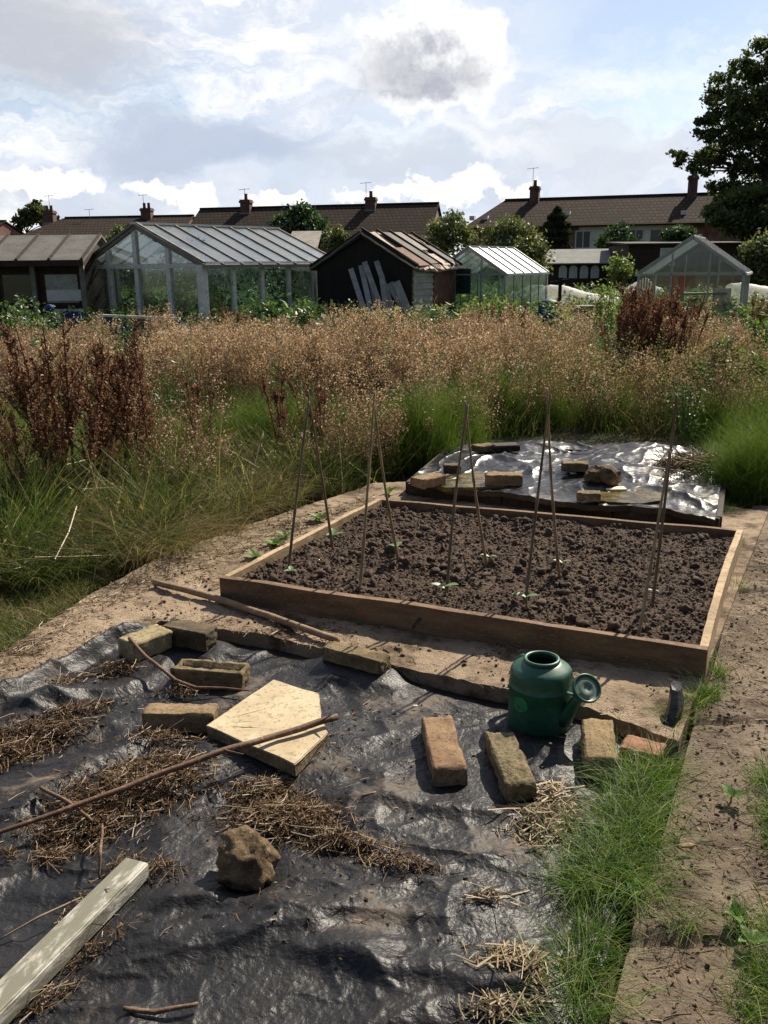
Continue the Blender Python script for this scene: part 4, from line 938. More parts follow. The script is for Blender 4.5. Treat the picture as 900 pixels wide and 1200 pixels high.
def spray(name, lab, X, h0, h1, nl, mt, stem, cat, lsize=(.010, .032), spread=.16, low=.42, kind='stuff', asp=.5, stemw=.005, up=0., parent=None, hk=1.0):
    """tall seeding weeds: thin stems whose upper part carries a loose cloud of tiny seed heads"""
    N = len(X); H = np.clip(rn(N, h0, h1) * hk * (1 + .12 * fbm(X[:, 0] * .9, X[:, 1] * .9, 2)), .25, 1.38); az = rng.random(N) * 6.283; ln = rn(N, 0, .22)
    V1, F1 = blades(z0(X), H, stemw, ln, ln * .3, az=az, segs=3)
    idx = np.repeat(np.arange(N), nl); k = len(idx); nb = 9; br = rng.integers(0, nb, k)
    hsh = lambda q: (np.sin(idx * 12.9898 + br * 78.233 + q * 37.719) * 43758.5453) % 1.0
    sb = low + (.94 - low) * hsh(1); ba = hsh(2) * 6.283; Lb = spread * 1.9 * (1.25 - sb) * (.6 + .8 * hsh(3)) + .05; top = br == 0; sb = np.where(top, .8, sb)
    t = rng.random(k) ** .75; out = np.where(top, .05, .30 + .35 * hsh(4)); r_ = ln[idx] * sb * H[idx]; Lb = np.where(top, .24 * H[idx], Lb)
    jit = .010 + .016 * np.sin(np.pi * np.clip(t, 0, 1)) * (spread / .16)
    c = np.stack([X[idx, 0] + np.cos(az[idx]) * r_ + np.cos(ba) * Lb * t * out + rng.normal(size=k) * jit, X[idx, 1] + np.sin(az[idx]) * r_ + np.sin(ba) * Lb * t * out + rng.normal(size=k) * jit,
                  H[idx] * sb * .98 + Lb * t * np.sqrt(1 - out ** 2) - .10 * Lb * t * t + rng.normal(size=k) * jit], 1)
    V2, F2 = leaves(c, rn(k, *lsize, 1.6), asp, up)
    if mt is M['tan']:      # the side branches the seed heads hang on
        pl = np.repeat(np.arange(N), nb - 1); bb = np.tile(np.arange(1, nb), N)
        h2 = lambda q: (np.sin(pl * 12.9898 + bb * 78.233 + q * 37.719) * 43758.5453) % 1.0
        s2 = low + (.94 - low) * h2(1); a2_ = h2(2) * 6.283; L2_ = spread * 1.9 * (1.25 - s2) * (.6 + .8 * h2(3)) + .05; o2_ = .30 + .35 * h2(4); d2 = np.stack([np.cos(a2_) * o2_, np.sin(a2_) * o2_, np.sqrt(1 - o2_ ** 2) - .08], 1)
        p2_ = np.stack([X[pl, 0] + np.cos(az[pl]) * ln[pl] * s2 * H[pl], X[pl, 1] + np.sin(az[pl]) * ln[pl] * s2 * H[pl], H[pl] * s2 * .98], 1)
        V3, F3 = sticks(p2_ + d2 * L2_[:, None] * .5, d2, L2_, .0013)
        V1, F1, _ = join((V1, F1), (V3, F3))
    V, F, MI = join((V1, F1), (V2, F2))
    o = qmesh(name, V, F, [stem, mt], MI, parent=parent)
    return tag(o, lab, cat, kind=kind) if lab else o
def clump_pts(poly, nc, per, sig):
    c = scatter(poly, nc); X = []; K = []
    for p in c:
        k = rng.poisson(per) + 2; X.append(p + rng.normal(size=(k, 2)) * sig * (.6 + .8 * rng.random())); K.append(np.full(k, .66 + .54 * rng.random()))
    return np.concatenate(X), np.concatenate(K)
wp = [tuple(G(*p, 0)[:2]) for p in ((195, 498), (300, 503), (470, 512), (560, 488), (640, 482), (800, 486), (870, 490))]
X, K = clump_pts(wp + [(4.6, 11.5), (-2.9, 11.5)], 78, 11, .12)
spray('seeding_weeds', 'tall tan seeding weeds filling the middle of the plot', X, .66, .92, 190, M['tan'], M['tanstem'], 'weeds', (.010, .034), .15, .46, hk=K)
X, K = clump_pts([(-4.5, 9.5), (-1.5, 10.5), (4, 10.5), (6, 11), (7, 15), (-6, 15)], 96, 9, .15)
spray('seeding_weeds', 'tan seeding weeds further back towards the greenhouses', X, .58, .88, 130, M['tan'], M['tanstem'], 'weeds', (.014, .04), .18, .3, hk=K)
X = np.array([-.15, 9.6]) + rng.normal(size=(50, 2)) * [.26, .25]
spray('seeding_weeds', 'tallest fluffy tan weed clump in front of the black shed', X, 1.05, 1.24, 190, M['tan'], M['tanstem'], 'weeds')
X = np.array([-1.95, 9.2]) + rng.normal(size=(40, 2)) * [.24, .25]
spray('seeding_weeds', 'fluffy tan weed clump in front of the greenhouse corner', X, .88, 1.02, 190, M['tan'], M['tanstem'], 'weeds')
X, K = clump_pts([tuple(G(*p, 0)[:2]) for p in ((-120, 520), (180, 500), (190, 470), (-160, 470))], 16, 8, .13)
spray('seeding_weeds', 'tan weeds behind the docks at the left', X, .6, .95, 150, M['tan'], M['tanstem'], 'weeds', hk=K)
# low pale sprays nearer, among the grass
X = np.concatenate([np.array(G(px, py, 0)[:2])[None] + rng.normal(size=(k, 2)) * .12 for px, py, k in ((205, 600, 9), (250, 585, 12), (190, 555, 14), (420, 566, 20), (455, 556, 16), (385, 570, 12), (510, 528, 16), (540, 532, 12), (490, 540, 12), (575, 505, 14), (610, 503, 12), (670, 502, 14), (700, 503, 14), (740, 503, 14), (790, 503, 14), (850, 503, 14), (640, 500, 12), (430, 530, 8), (560, 515, 8))])
spray('seeding_weeds', 'sparse pale weeds standing at the front of the belt', X, .4, .88, 150, M['tan'], M['tanstem'], 'weeds', (.007, .024), .10, .2)
# yellow green leafy weeds mixed into the belt
X = scatter(bp, 900, lambda x, y: sstep(.0, .5, fbm(x * 1.3 + 9, y * 1.3, 3))); 
spray('leafy_weeds', 'green leafy weeds mixed through the belt', X, .4, .95, 46, M['weedleaf'], M['weedleaf'], 'weeds', (.02, .06), .12, .2, up=.4)
X = scatter([G(*p, 0) for p in ((600, 505), (900, 520), (980, 500), (980, 470), (620, 470))], 420)
spray('leafy_weeds', 'olive brown leafy weeds behind the shiny sheet at right', X, .5, 1.0, 70, M['drygrass'], M['tanstem'], 'weeds', (.012, .035), .12, .2)

# docks
def dock_mesh(h, ns, seed):
    rr = np.random.default_rng(seed); mb = MB(); cs = []
    for k in range(ns):
        a = rr.random() * 6.28; ln = (.04 + rr.random() * .24) * h; top = np.array([math.cos(a) * ln, math.sin(a) * ln, h * (.78 + .22 * rr.random())]); base = np.array([math.cos(a), math.sin(a), 0]) * .03
        mb.tube([base, base * .5 + top * .5 + [0, 0, .02], top], [.006, .005, .0025], 5)
        for j in range(int(10 + 12 * rr.random())):
            s = .26 + .7 * rr.random(); p = base + (top - base) * s; ba = rr.random() * 6.28; L = .40 * (1.08 - s) * (.3 + .8 * rr.random()) * h + .03; sp = .15 + .55 * rr.random() ** 1.5
            q_ = p + np.array([math.cos(ba) * L * sp, math.sin(ba) * L * sp, L * .85])
            mb.tube([p, (p + q_) / 2 + [math.cos(ba) * .012, math.sin(ba) * .012, 0], q_], [.003, .0025, .0015], 4)
            m_ = int(20 + L * 170); t = rr.random(m_); lump = .4 + .9 * np.sin(t * L * 150) ** 2
            cs.append(p + (q_ - p) * t[:, None] + rr.normal(size=(m_, 3)) * (.0085 * lump)[:, None])
        m_ = 90; t = .45 + .55 * rr.random(m_); cs.append(base + (top - base) * t[:, None] + rr.normal(size=(m_, 3)) * .011)
    return mb, np.concatenate(cs)
DOCKS = []
def dock(loc, h, ns, seed, label, group, src=None):
    root = empty('dock_plant', loc, random.random() * 6.28, label, 'dock plant', group)
    if src is None:
        mb, cs = dock_mesh(1.0, ns, seed)
        mb.build('stem', M['dockstem'], root)
        nl_ = 14; lc = np.c_[rng.normal(size=(nl_, 2)) * .09, .05 + .35 * rng.random(nl_)]; V, F = leaves(lc, .06 + .10 * rng.random(nl_), .28); qmesh('withered_leaves', V, F, M['dock'], parent=root)
        V, F = leaves(cs, rn(len(cs), .008, .021), .65); qmesh('seed_heads', V, F, M['dock'], parent=root)
    else:
        for ch in src.children: cc_ = ch.copy(); COL.objects.link(cc_); cc_.parent = root
    root.scale = (h * random.uniform(.9, 1.15),) * 2 + (h,)
    return root
protos = []
LD = [((42, 612), 440, 0, 'narrow rust brown dock nearest the left edge'), ((88, 612), 372, 1, 'tallest dark rust dock at the left, leaning slightly'), ((108, 600), 395, 2, 'dense rust dock just right of the tallest one'), ((138, 580), 372, 0, 'rust dock with a bushy top in the middle of the left clump'),
      ((160, 578), 392, 1, 'dark dock left of the rightmost one in the left clump'), ((182, 584), 400, 2, 'rightmost dark dock of the left clump'), ((18, 575), 455, 1, 'short dock half cut by the left edge'), ((64, 590), 405, 2, 'thin dock behind the tallest one at left'),
      ((337, 556), 428, 0, 'single dark dock with forked top left of the cane pair'), ((372, 548), 432, 1, 'single dark dock just behind the leftmost canes'), ((232, 560), 430, 2, 'slender dock in the tan weeds left of centre')]
for k, (bpx, ty, v, lab) in enumerate(LD):
    b = G(*bpx, 0); top = P(bpx[0], ty, b.y).z
    src = None
    r_ = dock(b, max(.5, top), (3, 5, 4)[v] + k % 2, 40 + k, lab, 'rust brown dock plants', src)
    protos.append(r_)
def far_docks(lst, lab, grp):
    for (px, ty, Y) in lst:
        if 'right greenhouse' in lab and 'clump' in lab: Y -= 2.3; ty -= 6
        g = P(px, 400, Y); r_ = dock((g.x, Y, 0), max(.4, P(px, ty, Y).z), 5, 0, lab, grp, random.choice(protos))
far_docks([(738, 340, 13), (750, 330, 13.2), (762, 333, 12.8), (775, 342, 13), (790, 340, 13.3), (800, 345, 13), (745, 345, 12.6), (783, 350, 12.6), (768, 352, 12.5), (735, 362, 12.4), (752, 338, 13.4), (758, 345, 12.7), (795, 356, 12.6), (742, 352, 13.3), (786, 338, 13.5), (730, 350, 13.4)], 'dark brown dock in the clump in front of the right greenhouse', 'docks before the right greenhouse')
far_docks([(258, 362, 16), (266, 355, 16.3), (275, 352, 16), (283, 360, 16.2), (290, 366, 15.8), (270, 368, 15.6)], 'dark red dock in the clump beside the big greenhouse door', 'docks beside the big greenhouse')
far_docks([(560, 362, 15), (566, 352, 15.3), (590, 356, 15), (598, 350, 15.2), (615, 350, 15), (608, 362, 14.8)], 'brown dock in front of the small middle greenhouse', 'docks before the small greenhouse')
far_docks([(882, 348, 15), (893, 340, 15.2), (875, 358, 14.8), (902, 352, 15)], 'brown dock right of the right greenhouse', 'docks at the far right')

# individual leafy plants of the middle distance
def plant(name, px, Y, ty, w, n, label, mt, cat='plant', ls=(.05, .11), stems=7, base=0.15, group=None, up=.3):
    g = P(px, 380, Y); H = max(.25, P(px, ty, Y).z); root = empty(name, (g.x, Y, 0), 0, label, cat, group); mb = MB(); cs = []
    for k in range(stems):
        a = random.random() * 6.28; r_ = w * .5 * random.random() ** .5; t = Vector((math.cos(a) * r_, math.sin(a) * r_, H * random.uniform(.75, 1.0)))
        b = Vector((math.cos(a) * r_ * .3, math.sin(a) * r_ * .3, 0)); mb.tube([b, b.lerp(t, .5) + Vector((0, 0, .03)), t], [.010, .008, .003], 5)
        m_ = n // stems; s = base + (1 - base) * rng.random(m_); c_ = np.array(b)[None] + (np.array(t) - np.array(b))[None] * s[:, None]; sp = (.05 + .10 * (1 - s)) * (w / .5)
        cs.append(c_ + rng.normal(size=(m_, 3)) * sp[:, None] * [1, 1, .5])
    mb.build('stem', mt, root); cs = np.concatenate(cs); V, F = leaves(cs, rn(len(cs), *ls), .5, up); qmesh('leaves', V, F, mt, parent=root)
    return root
plant('leafy_weed', 22, 13, 347, .95, 1500, 'dark leafy bush at the left edge in front of the old shed', M['weedleaf'], 'bush', (.04, .10), 14)
plant('leafy_weed', 712, 17, 330, .8, 900, 'yellowish green tall weed left of the dock clump', M['weedlime'], 'weed', (.05, .12), 9)
plant('leafy_weed', 845, 9.6, 398, .42, 520, 'dark blue green leafy plant standing in the weeds at right', M['weedleaf'], 'weed', (.04, .10), 6)
plant('leafy_weed', 832, 9.2, 425, .34, 420, 'lower dark leafy plant left of the blue green one', M['weedleaf'], 'weed', (.04, .10), 5)
plant('leafy_weed', 886, 10, 412, .5, 600, 'bright leafy plant at the right edge of the weed belt', M['greenleaf'], 'weed', (.05, .12), 7)
plant('leafy_weed', 766, 10.5, 398, .22, 150, 'lime green broad leaved weed among tan seed heads', M['weedlime'], 'weed', (.06, .14), 4)
plant('leafy_weed', 884, 14.5, 362, .5, 300, 'green leafy weed right of the right greenhouse', M['greenleaf'], 'weed', (.06, .14), 5)
plant('leafy_weed', 812, 8.2, 440, .3, 420, 'tall dark spindly weed behind the tallest cane', M['weedleaf'], 'weed', (.02, .05), 5)
plant('leafy_weed', 335, 16.5, 352, 1.4, 560, 'long leaved green weeds beside the greenhouse wall', M['weedleaf'], 'weed', (.10, .22), 18)
plant('leafy_weed', 298, 16.8, 350, .8, 500, 'grey green weed in front of the greenhouse side posts', M['weedleaf'], 'weed', (.08, .2), 10)
plant('leafy_weed', 400, 16.2, 362, .7, 400, 'green weed at the foot of the black shed', M['weedleaf'], 'weed', (.08, .16), 8)
plant('leafy_weed', 500, 16.5, 358, .9, 420, 'green nettle like weed beside the corrugated side of the shed', M['weedleaf'], 'weed', (.07, .16), 9)
plant('leafy_weed', 575, 20, 345, 1.2, 700, 'lime weed growing inside the small greenhouse', M['weedlime'], 'weed', (.06, .14), 10)
# vegetable plots further off
X = scatter([(-12, 18.5), (13, 18.5), (22, 44), (-20, 44)], 2600)
spray('leafy_weeds', 'low green vegetables and weeds on the far plots', X, .25, .75, 34, M['weedlime'], M['weedleaf'], 'weeds', (.06, .20), .28, .05, up=.4)
X = scatter([(-14, 17.5), (14, 17.5), (24, 50), (-24, 50)], 2600)
spray('leafy_weeds', 'dark green growth on the far plots', X, .3, .9, 34, M['weedleaf'], M['weedleaf'], 'weeds', (.06, .18), .28, .05, up=.4)

# ------------------------------------------------------------------ trees and shrubs
def tree(name, label, base, clumps, nleaf, ls, leafm, trunk_r, th, cat='tree', fill=1.0, group=None, limbs=True, per=70):
    """clumps: list of (centre, radius) crown masses in world space; leaves gather on twigs inside them"""
    base = Vector(base); root = empty(name, base, 0, label, cat, group); mb = MB(); cs = []
    topz = max((c + Vector((0, 0, r_))).z for c, r_ in clumps)
    tp_ = Vector((base.x + random.uniform(-.1, .1) * th, base.y, base.z + th))
    trunk = [base.lerp(tp_, t) + Vector((noise.noise(Vector((t * 3, base.x, 0))), noise.noise(Vector((t * 3, 7, base.x))), 0)) * trunk_r * 1.5 * (t > 0) for t in np.linspace(0, 1, 9)]
    mb.tube([p - base for p in trunk], [trunk_r * (1 - .72 * t) for t in np.linspace(0, 1, 9)], 9)
    tot = sum(r_ ** 2.2 for c, r_ in clumps)
    for c, r_ in clumps:
        a = min(trunk, key=lambda p: (p - c).length + max(0, p.z - c.z) * 1.2) if limbs else trunk[3]
        midp = a.lerp(c, .5) + Vector((0, 0, .15 * r_)); lr = trunk_r * .26 * min(1.3, r_ / 1.2 + .3)
        if limbs: mb.tube([a - base, midp - base, c - base], [lr, lr * .7, lr * .35], 6)
        k = int(nleaf * r_ ** 2.2 / tot); nt_w = max(4, k // per)
        d = rng.normal(size=(nt_w, 3)); d /= np.linalg.norm(d, axis=1, keepdims=True); tips = np.array(c) + d * (r_ * (.35 + .65 * rng.random((nt_w, 1)) ** .5)) * [1, 1, .85]
        if limbs:
            for tpt in tips[::2]: mb.tube([c - base, c.lerp(Vector(tpt), .5) + Vector((0, 0, -.04 * r_)) - base, Vector(tpt) - base], [lr * .3, lr * .2, lr * .1], 4)
        i = rng.integers(0, nt_w, k); s = .17 * r_ + .10
        cs.append(tips[i] + rng.normal(size=(k, 3)) * s * [1, 1, .7] * fill)
    mb.build('trunk', M['bark'], root, smooth=True)
    cs = np.concatenate(cs) - np.array(base); V, F = leaves(cs, rn(len(cs), *ls), .6); qmesh('crown', V, F, leafm, parent=root)
    return root
def cl(lst, Y, dY=1.0):
    o = []
    for px, py, r_ in lst: o.append((P(px, py, Y + random.uniform(-dY, dY)), r_ / 1089 * Y))
    return o
Yt = 44; gt = P(888, 300, Yt)
big = [(890, 62, 22), (872, 84, 22), (905, 92, 30), (850, 104, 20), (836, 128, 18), (868, 126, 28), (900, 140, 34), (848, 150, 24), (828, 152, 14), (826, 172, 16), (852, 180, 22), (806, 186, 13), (796, 180, 8), (882, 178, 28), (830, 196, 14), (812, 200, 9), (915, 180, 30), (848, 214, 16), (872, 214, 20), (900, 220, 28), (838, 226, 10), (940, 110, 40), (945, 170, 40), (950, 220, 40), (930, 60, 28), (920, 250, 34)]
tree('broadleaf_tree', 'large dark broadleaf tree rising above the right hand roof', (gt.x + .4, Yt, 0), cl(big, Yt, 1.3), 34000, (.12, .25), M['treeleaf'], .42, 11.0, per=75, fill=.62)
Yh = 40; gh = P(868, 300, Yh)
tree('shade_tree', 'low dense dark tree under the large one, hiding the roof end', (gh.x, Yh, 0), cl([(856, 245, 18), (874, 238, 22), (900, 242, 26), (846, 258, 12), (865, 262, 16), (895, 264, 20), (836, 250, 8), (925, 252, 26)], Yh, .8), 11000, (.12, .25), M['treeleaf'], .2, 3.6)
tree('hedge_bush', 'olive bush at the right edge behind the greenhouse', (P(888, 330, 33).x, 33, 0), cl([(884, 300, 16), (900, 290, 18), (878, 318, 14), (900, 320, 20), (872, 330, 9), (915, 305, 20)], 33, .5), 5200, (.10, .2), M['appleleaf'], .08, 1.4, 'bush')
tree('laurel_bush', 'dense round green shrub in front of the middle roofs', (P(352, 300, 42).x, 42, 0), cl([(352, 262, 17), (338, 264, 13), (366, 266, 13), (350, 250, 9), (344, 276, 14), (362, 280, 14), (330, 272, 9), (374, 276, 8)], 42, .4), 8000, (.14, .28), M['bushleaf'], .14, 2.0, 'bush')
tree('brown_bush', 'small brownish shrub between the green shrub and the shed', (P(396, 300, 40).x, 40, 0), cl([(396, 276, 9), (390, 284, 9), (402, 284, 8)], 40, .3), 1200, (.10, .2), M['appleleaf'], .06, 1.4, 'bush')
tree('apple_tree', 'sparse fruit tree behind the small middle greenhouse roof', (P(528, 300, 33).x, 33, 0), cl([(528, 262, 12), (515, 270, 11), (540, 272, 11), (524, 284, 14), (548, 284, 8), (506, 284, 7), (532, 254, 6)], 33, .6), 2600, (.09, .18), M['appleleaf'], .09, 2.2, per=30)
tree('apple_tree', 'fuller yellow green fruit tree right of the small greenhouse', (P(606, 300, 31).x, 31, 0), cl([(604, 268, 14), (590, 278, 13), (618, 280, 13), (600, 290, 16), (628, 296, 12), (578, 288, 9), (612, 306, 14), (634, 310, 8), (625, 320, 9), (596, 262, 8), (570, 270, 6)], 31, .6), 5600, (.08, .17), M['appleleaf'], .1, 2.3, per=36)
def conifer(name, label, px, Y, ty, by, w, n, mt=None):
    g = P(px, 300, Y); H = P(px, ty, Y).z; zb = max(.2, P(px, by, Y).z); root = empty(name, (g.x, Y, 0), 0, label, 'conifer')
    MB().tube([(0, 0, 0), (0, 0, H * .5), (0, 0, H * .96)], [.16, .1, .02], 8).build('trunk', M['bark'], root, smooth=True)
    s = rng.random(n) ** .75; rr_ = w / 1089 * Y / 2 * np.clip(np.sin(np.pi * (1 - s) ** .75 * .62) * 1.1, .03, 1) * (.55 + .45 * rng.random(n) ** .5) * (1 + .25 * np.sin(s * 40 + rng.random(n))); a = rng.random(n) * 6.283
    c = np.stack([np.cos(a) * rr_, np.sin(a) * rr_, zb + (H - zb) * s], 1); V, F = leaves(c, rn(n, .12, .30), .4); qmesh('crown', V, F, mt or M['coniferleaf'], parent=root)
conifer('conifer', 'dark columnar conifer in front of the brick house wall', 651, 48, 243, 300, 30, 5200)
tree('ash_tree', 'dark feathery tree behind the far left roof', (P(40, 300, 92).x, 92, 0), cl([(40, 248, 9), (32, 254, 9), (50, 254, 9), (42, 240, 5), (26, 262, 8), (56, 262, 8), (22, 258, 4), (62, 258, 5)], 92, .6), 2600, (.3, .6), M['treeleaf'], .25, 5)
tree('garden_bush', 'dark green bush in front of the white house wall', (P(725, 300, 44).x, 44, 0), cl([(724, 276, 11), (714, 284, 11), (735, 284, 11), (724, 292, 14), (730, 268, 5)], 44, .4), 3400, (.14, .26), M['bushleaf'], .08, 1.6, 'bush')
tree('garden_bush', 'smaller dark bush above the long brown hut', (P(796, 300, 44).x, 44, 0), cl([(796, 274, 8), (786, 279, 9), (806, 279, 9), (796, 286, 12)], 44, .4), 2600, (.14, .26), M['bushleaf'], .08, 1.4, 'bush')
tree('sapling', 'thin yellow leaved sapling beside the brown summerhouse', (P(728, 300, 33).x, 33, 0), cl([(728, 306, 7), (720, 316, 6), (735, 318, 7), (726, 326, 8)], 33, .3), 900, (.08, .18), M['weedlime'], .03, 1.6, 'tree', per=20)
tree('garden_bush', 'rounded bush peeping over the left greenhouse roof', (P(141, 300, 40).x, 40, 0), cl([(141, 276, 8), (135, 282, 6)], 40, .3), 700, (.1, .2), M['appleleaf'], .05, 1.5, 'bush')

# ------------------------------------------------------------------ buildings
M['wpaint'] = mat('worn_white_paint', (.80, .79, .75), (.66, .64, .59), 5, .7, (.30, .27, .22), 30, .3, .003)
M['greywood'] = mat('silvery_wood', (.26, .24, .20), (.17, .155, .13), 4, .85, (.34, .32, .28), 30, .4, .004)
M['felt'] = mat('grey_roofing_felt', (.17, .165, .145), (.12, .115, .10), 3, .92, (.21, .20, .18), 18, .4, .008)
M['feltpale'] = mat('torn_pale_felt', (.56, .45, .37), (.38, .30, .24), 4, .9, (.20, .16, .13), 12, .6, .02)
M['black'] = mat('creosoted_boards', (.014, .012, .010), (.022, .018, .014), 6, .85, (.03, .024, .02), 40, .5, .004, stretch=(1, 1, .2))
M['darkwood'] = mat('dark_stained_wood', (.055, .036, .026), (.035, .024, .018), 6, .85, (.075, .05, .036), 40, .5, .004)
M['alu'] = mat('dull_aluminium', (.42, .43, .42), (.32, .33, .32), 8, .5, None, 40, .1, metallic=.3)
M['glass'] = glassmat('dusty_glass', (.93, .96, .95), dirt=.015, dirtcol=(.30, .34, .30))
M['glass2'] = glassmat('greenish_glass', (.80, .88, .84), .05, (.30, .36, .31))
M['rglass'] = glassmat('chalky_roof_glass', (.75, .8, .82), .30, (.5, .52, .52), .10, .3, 1.4)
M['blue'] = mat('blue_paint', (.015, .045, .20), (.012, .03, .13), 8, .6)
M['teal'] = mat('faded_teal_paint', (.045, .10, .14), (.03, .07, .10), 6, .65, (.10, .16, .19), 20, .3)
M['corr'] = mat('corrugated_grey', (.42, .42, .38), (.30, .29, .25), 4, .7, (.2, .16, .12), 20, .3)
M['rust'] = mat('rusty_brown_sheet', (.17, .085, .055), (.11, .06, .042), 4, .85, (.24, .14, .10), 14, .4)
M['white'] = mat('off_white', (.70, .70, .67), (.58, .57, .53), 5, .8)
M['red'] = mat('red_plastic', (.55, .03, .03), (.42, .02, .02), 6, .5)
M['curtain'] = mat('net_curtain', (.62, .63, .64), (.45, .46, .48), 20, .9)

def frame_of(gA, gB):
    """root location and rotation so that local x runs from gA to gB"""
    d = gB - gA; return math.atan2(d.y, d.x)
# --- large white greenhouse
YG = 20.6
apex = P(160, 265, YG); GW, GL = 4.1, 4.3; EZ = P(238, 309, 19.5).z; AZ = apex.z
rz = -R(38)
gh_ = empty('greenhouse', (apex.x, YG, 0), rz, 'large white timber framed greenhouse with pitched glass roof', 'greenhouse')
hw = GW / 2
def slopez(x): return AZ - (AZ - EZ) * abs(x) / hw
for x in (-hw, hw): MB().beam((x, 0, -.03), (x, 0, EZ - .02), .19, .14, up=(0, 1, 0)).build('corner_post', M['wpaint'], gh_)
for x in (-1.1, -.10, 1.0):
    MB().beam((x, 0, .0), (x, 0, slopez(x) - .05), .13, .08, up=(0, 1, 0)).build('mullion', M['wpaint'], gh_)
MB().beam((-hw + .08, -.01, EZ - .04), (hw - .08, -.01, EZ - .04), .07, .09).build('tie_beam', M['wpaint'], gh_)
for s in (-1, 1):
    MB().beam((s * (hw + .12), -.03, EZ - .03), (0, -.03, AZ + .02), .06, .15).build('barge_board', M['greywood'], gh_)
MB().box(-hw + .05, hw - .05, -.03, .03, -.03, .42).build('base_wall', M['wpaint'], gh_)
for k in range(6):
    y = GL * k / 5
    for s in (-1, 1):
        if k: MB().beam((s * hw, y, -.03), (s * hw, y, EZ - .05), .09, .09, up=(0, 1, 0)).build('side_post', M['wpaint'], gh_)
for s in (-1, 1):
    MB().beam((s * (hw + .05), -.05, EZ - .02), (s * (hw + .05), GL + .05, EZ - .02), .09, .12).build('eave_beam', M['wpaint'], gh_)
    MB().box(s * hw - .03, s * hw + .03, .1, GL - .1, -.03, .38).build('side_wall', M['wpaint'], gh_)
    rp_ = MB(); n_ = 8
    rp_.prism([(s * (hw + .16), -.1, EZ - .045), (s * (hw + .16), GL + .1, EZ - .045), (s * .02, GL + .1, AZ + .02), (s * .02, -.1, AZ + .02)], (0, 0, .012))
    ro_ = rp_.build('roof_slope', M['rglass'], gh_)
    gb = MB()
    for k in range(n_ + 1):
        y = -.08 + (GL + .16) * k / n_; gb.beam((s * (hw + .16), y, EZ - .02), (s * .03, y, AZ + .045), .035, .035)
    gb.build('glazing_bars', M['greywood'], ro_)
    MB().box(s * (hw + .17) - .02, s * (hw + .17) + .02, -.12, GL + .12, EZ - .09, EZ - .025).build('gutter', M['greywood'], ro_)
MB().beam((0, -.12, AZ + .06), (0, GL + .12, AZ + .06), .13, .05).build('ridge_board', M['white'], gh_)
for a, b in ((-hw + .09, -1.16), (-1.04, -.16), (-.04, .94), (1.06, hw - .09)):
    MB().prism([(a, 0, .43), (b, 0, .43), (b, 0, EZ - .09), (a, 0, EZ - .09)], (0, .008, 0)).build('glass_pane', M['glass'], gh_)
for a, b in ((-hw + .15, -1.16), (-1.04, -.16), (-.04, .94), (1.06, hw - .15)):
    MB().prism([(a, 0, EZ + .01), (b, 0, EZ + .01), (b, 0, max(EZ + .02, slopez(b) - .1)), (a, 0, max(EZ + .02, slopez(a) - .1))], (0, .008, 0)).build('glass_pane', M['glass'], gh_)
for k in range(5):
    for s in (-1, 1):
        a, b = GL * k / 5 + .06, GL * (k + 1) / 5 - .06
        MB().prism([(s * hw, a, .39), (s * hw, b, .39), (s * hw, b, EZ - .1), (s * hw, a, EZ - .1)], (.008, 0, 0)).build('glass_pane', M['glass2'], gh_)
bx_ = MB()
for a, b in ((-hw + .1, 0), (0, hw - .1)):
    bx_.prism([(a, GL, .0), (b, GL, .0), (b, GL, slopez(b) - .1), (a, GL, slopez(a) - .1)], (0, .01, 0))
bx_.build('back_glazing', M['glass2'], gh_)
def in_gh(x, y): c_, s_ = math.cos(rz), math.sin(rz); return apex.x + x * c_ - y * s_, YG + x * s_ + y * c_
def vine(name, x, y, z, n, label, mt, w=.6, ls=(.06, .14)):
    wx, wy = in_gh(x, y); root = empty(name, (wx, wy, 0), 0, label, 'plant'); MB().tube([(0, 0, 0), (.04, .02, z * .5), (0, 0, z)], [.015, .012, .006], 6).build('stem', mt, root)
    c = rng.normal(size=(n, 3)) * [w * .35, w * .35, 0]; c[:, 2] = .15 + (z - .1) * rng.random(n); V, F = leaves(c, rn(n, *ls), .6, .2); qmesh('leaves', V, F, mt, parent=root)
vine('tomato_plant', .45, .8, 2.2, 900, 'tall leafy vine behind the middle gable pane of the greenhouse', M['bushleaf'], .8)
vine('tomato_plant', 1.45, 1.0, 1.4, 600, 'dark leafy plant at the right corner inside the greenhouse', M['weedleaf'], .8)
vine('tomato_plant', -1.5, 1.2, 1.2, 320, 'small green plant at the left inside the greenhouse', M['weedleaf'], .7)
vine('tomato_plant', 1.3, 3.2, 1.5, 600, 'green plant near the rear side panes of the greenhouse', M['bushleaf'], .9)
for (x0, x1, y0, z, lab) in ((-1.8, -.3, 2.2, .75, 'lower staging shelf inside the large greenhouse'), (-1.8, -.3, 2.4, 1.15, 'upper staging shelf inside the large greenhouse')):
    wx, wy = in_gh((x0 + x1) / 2, y0); sh = empty('shelf', (wx, wy, 0), rz, lab, 'shelf'); h_ = (x1 - x0) / 2
    MB().box(-h_, h_, -.2, .2, z, z + .04).build('top', M['greywood'], sh)
    for x in (-h_ + .05, h_ - .05): MB().box(x - .03, x + .03, -.15, .15, -.03, z).build('leg', M['greywood'], sh)
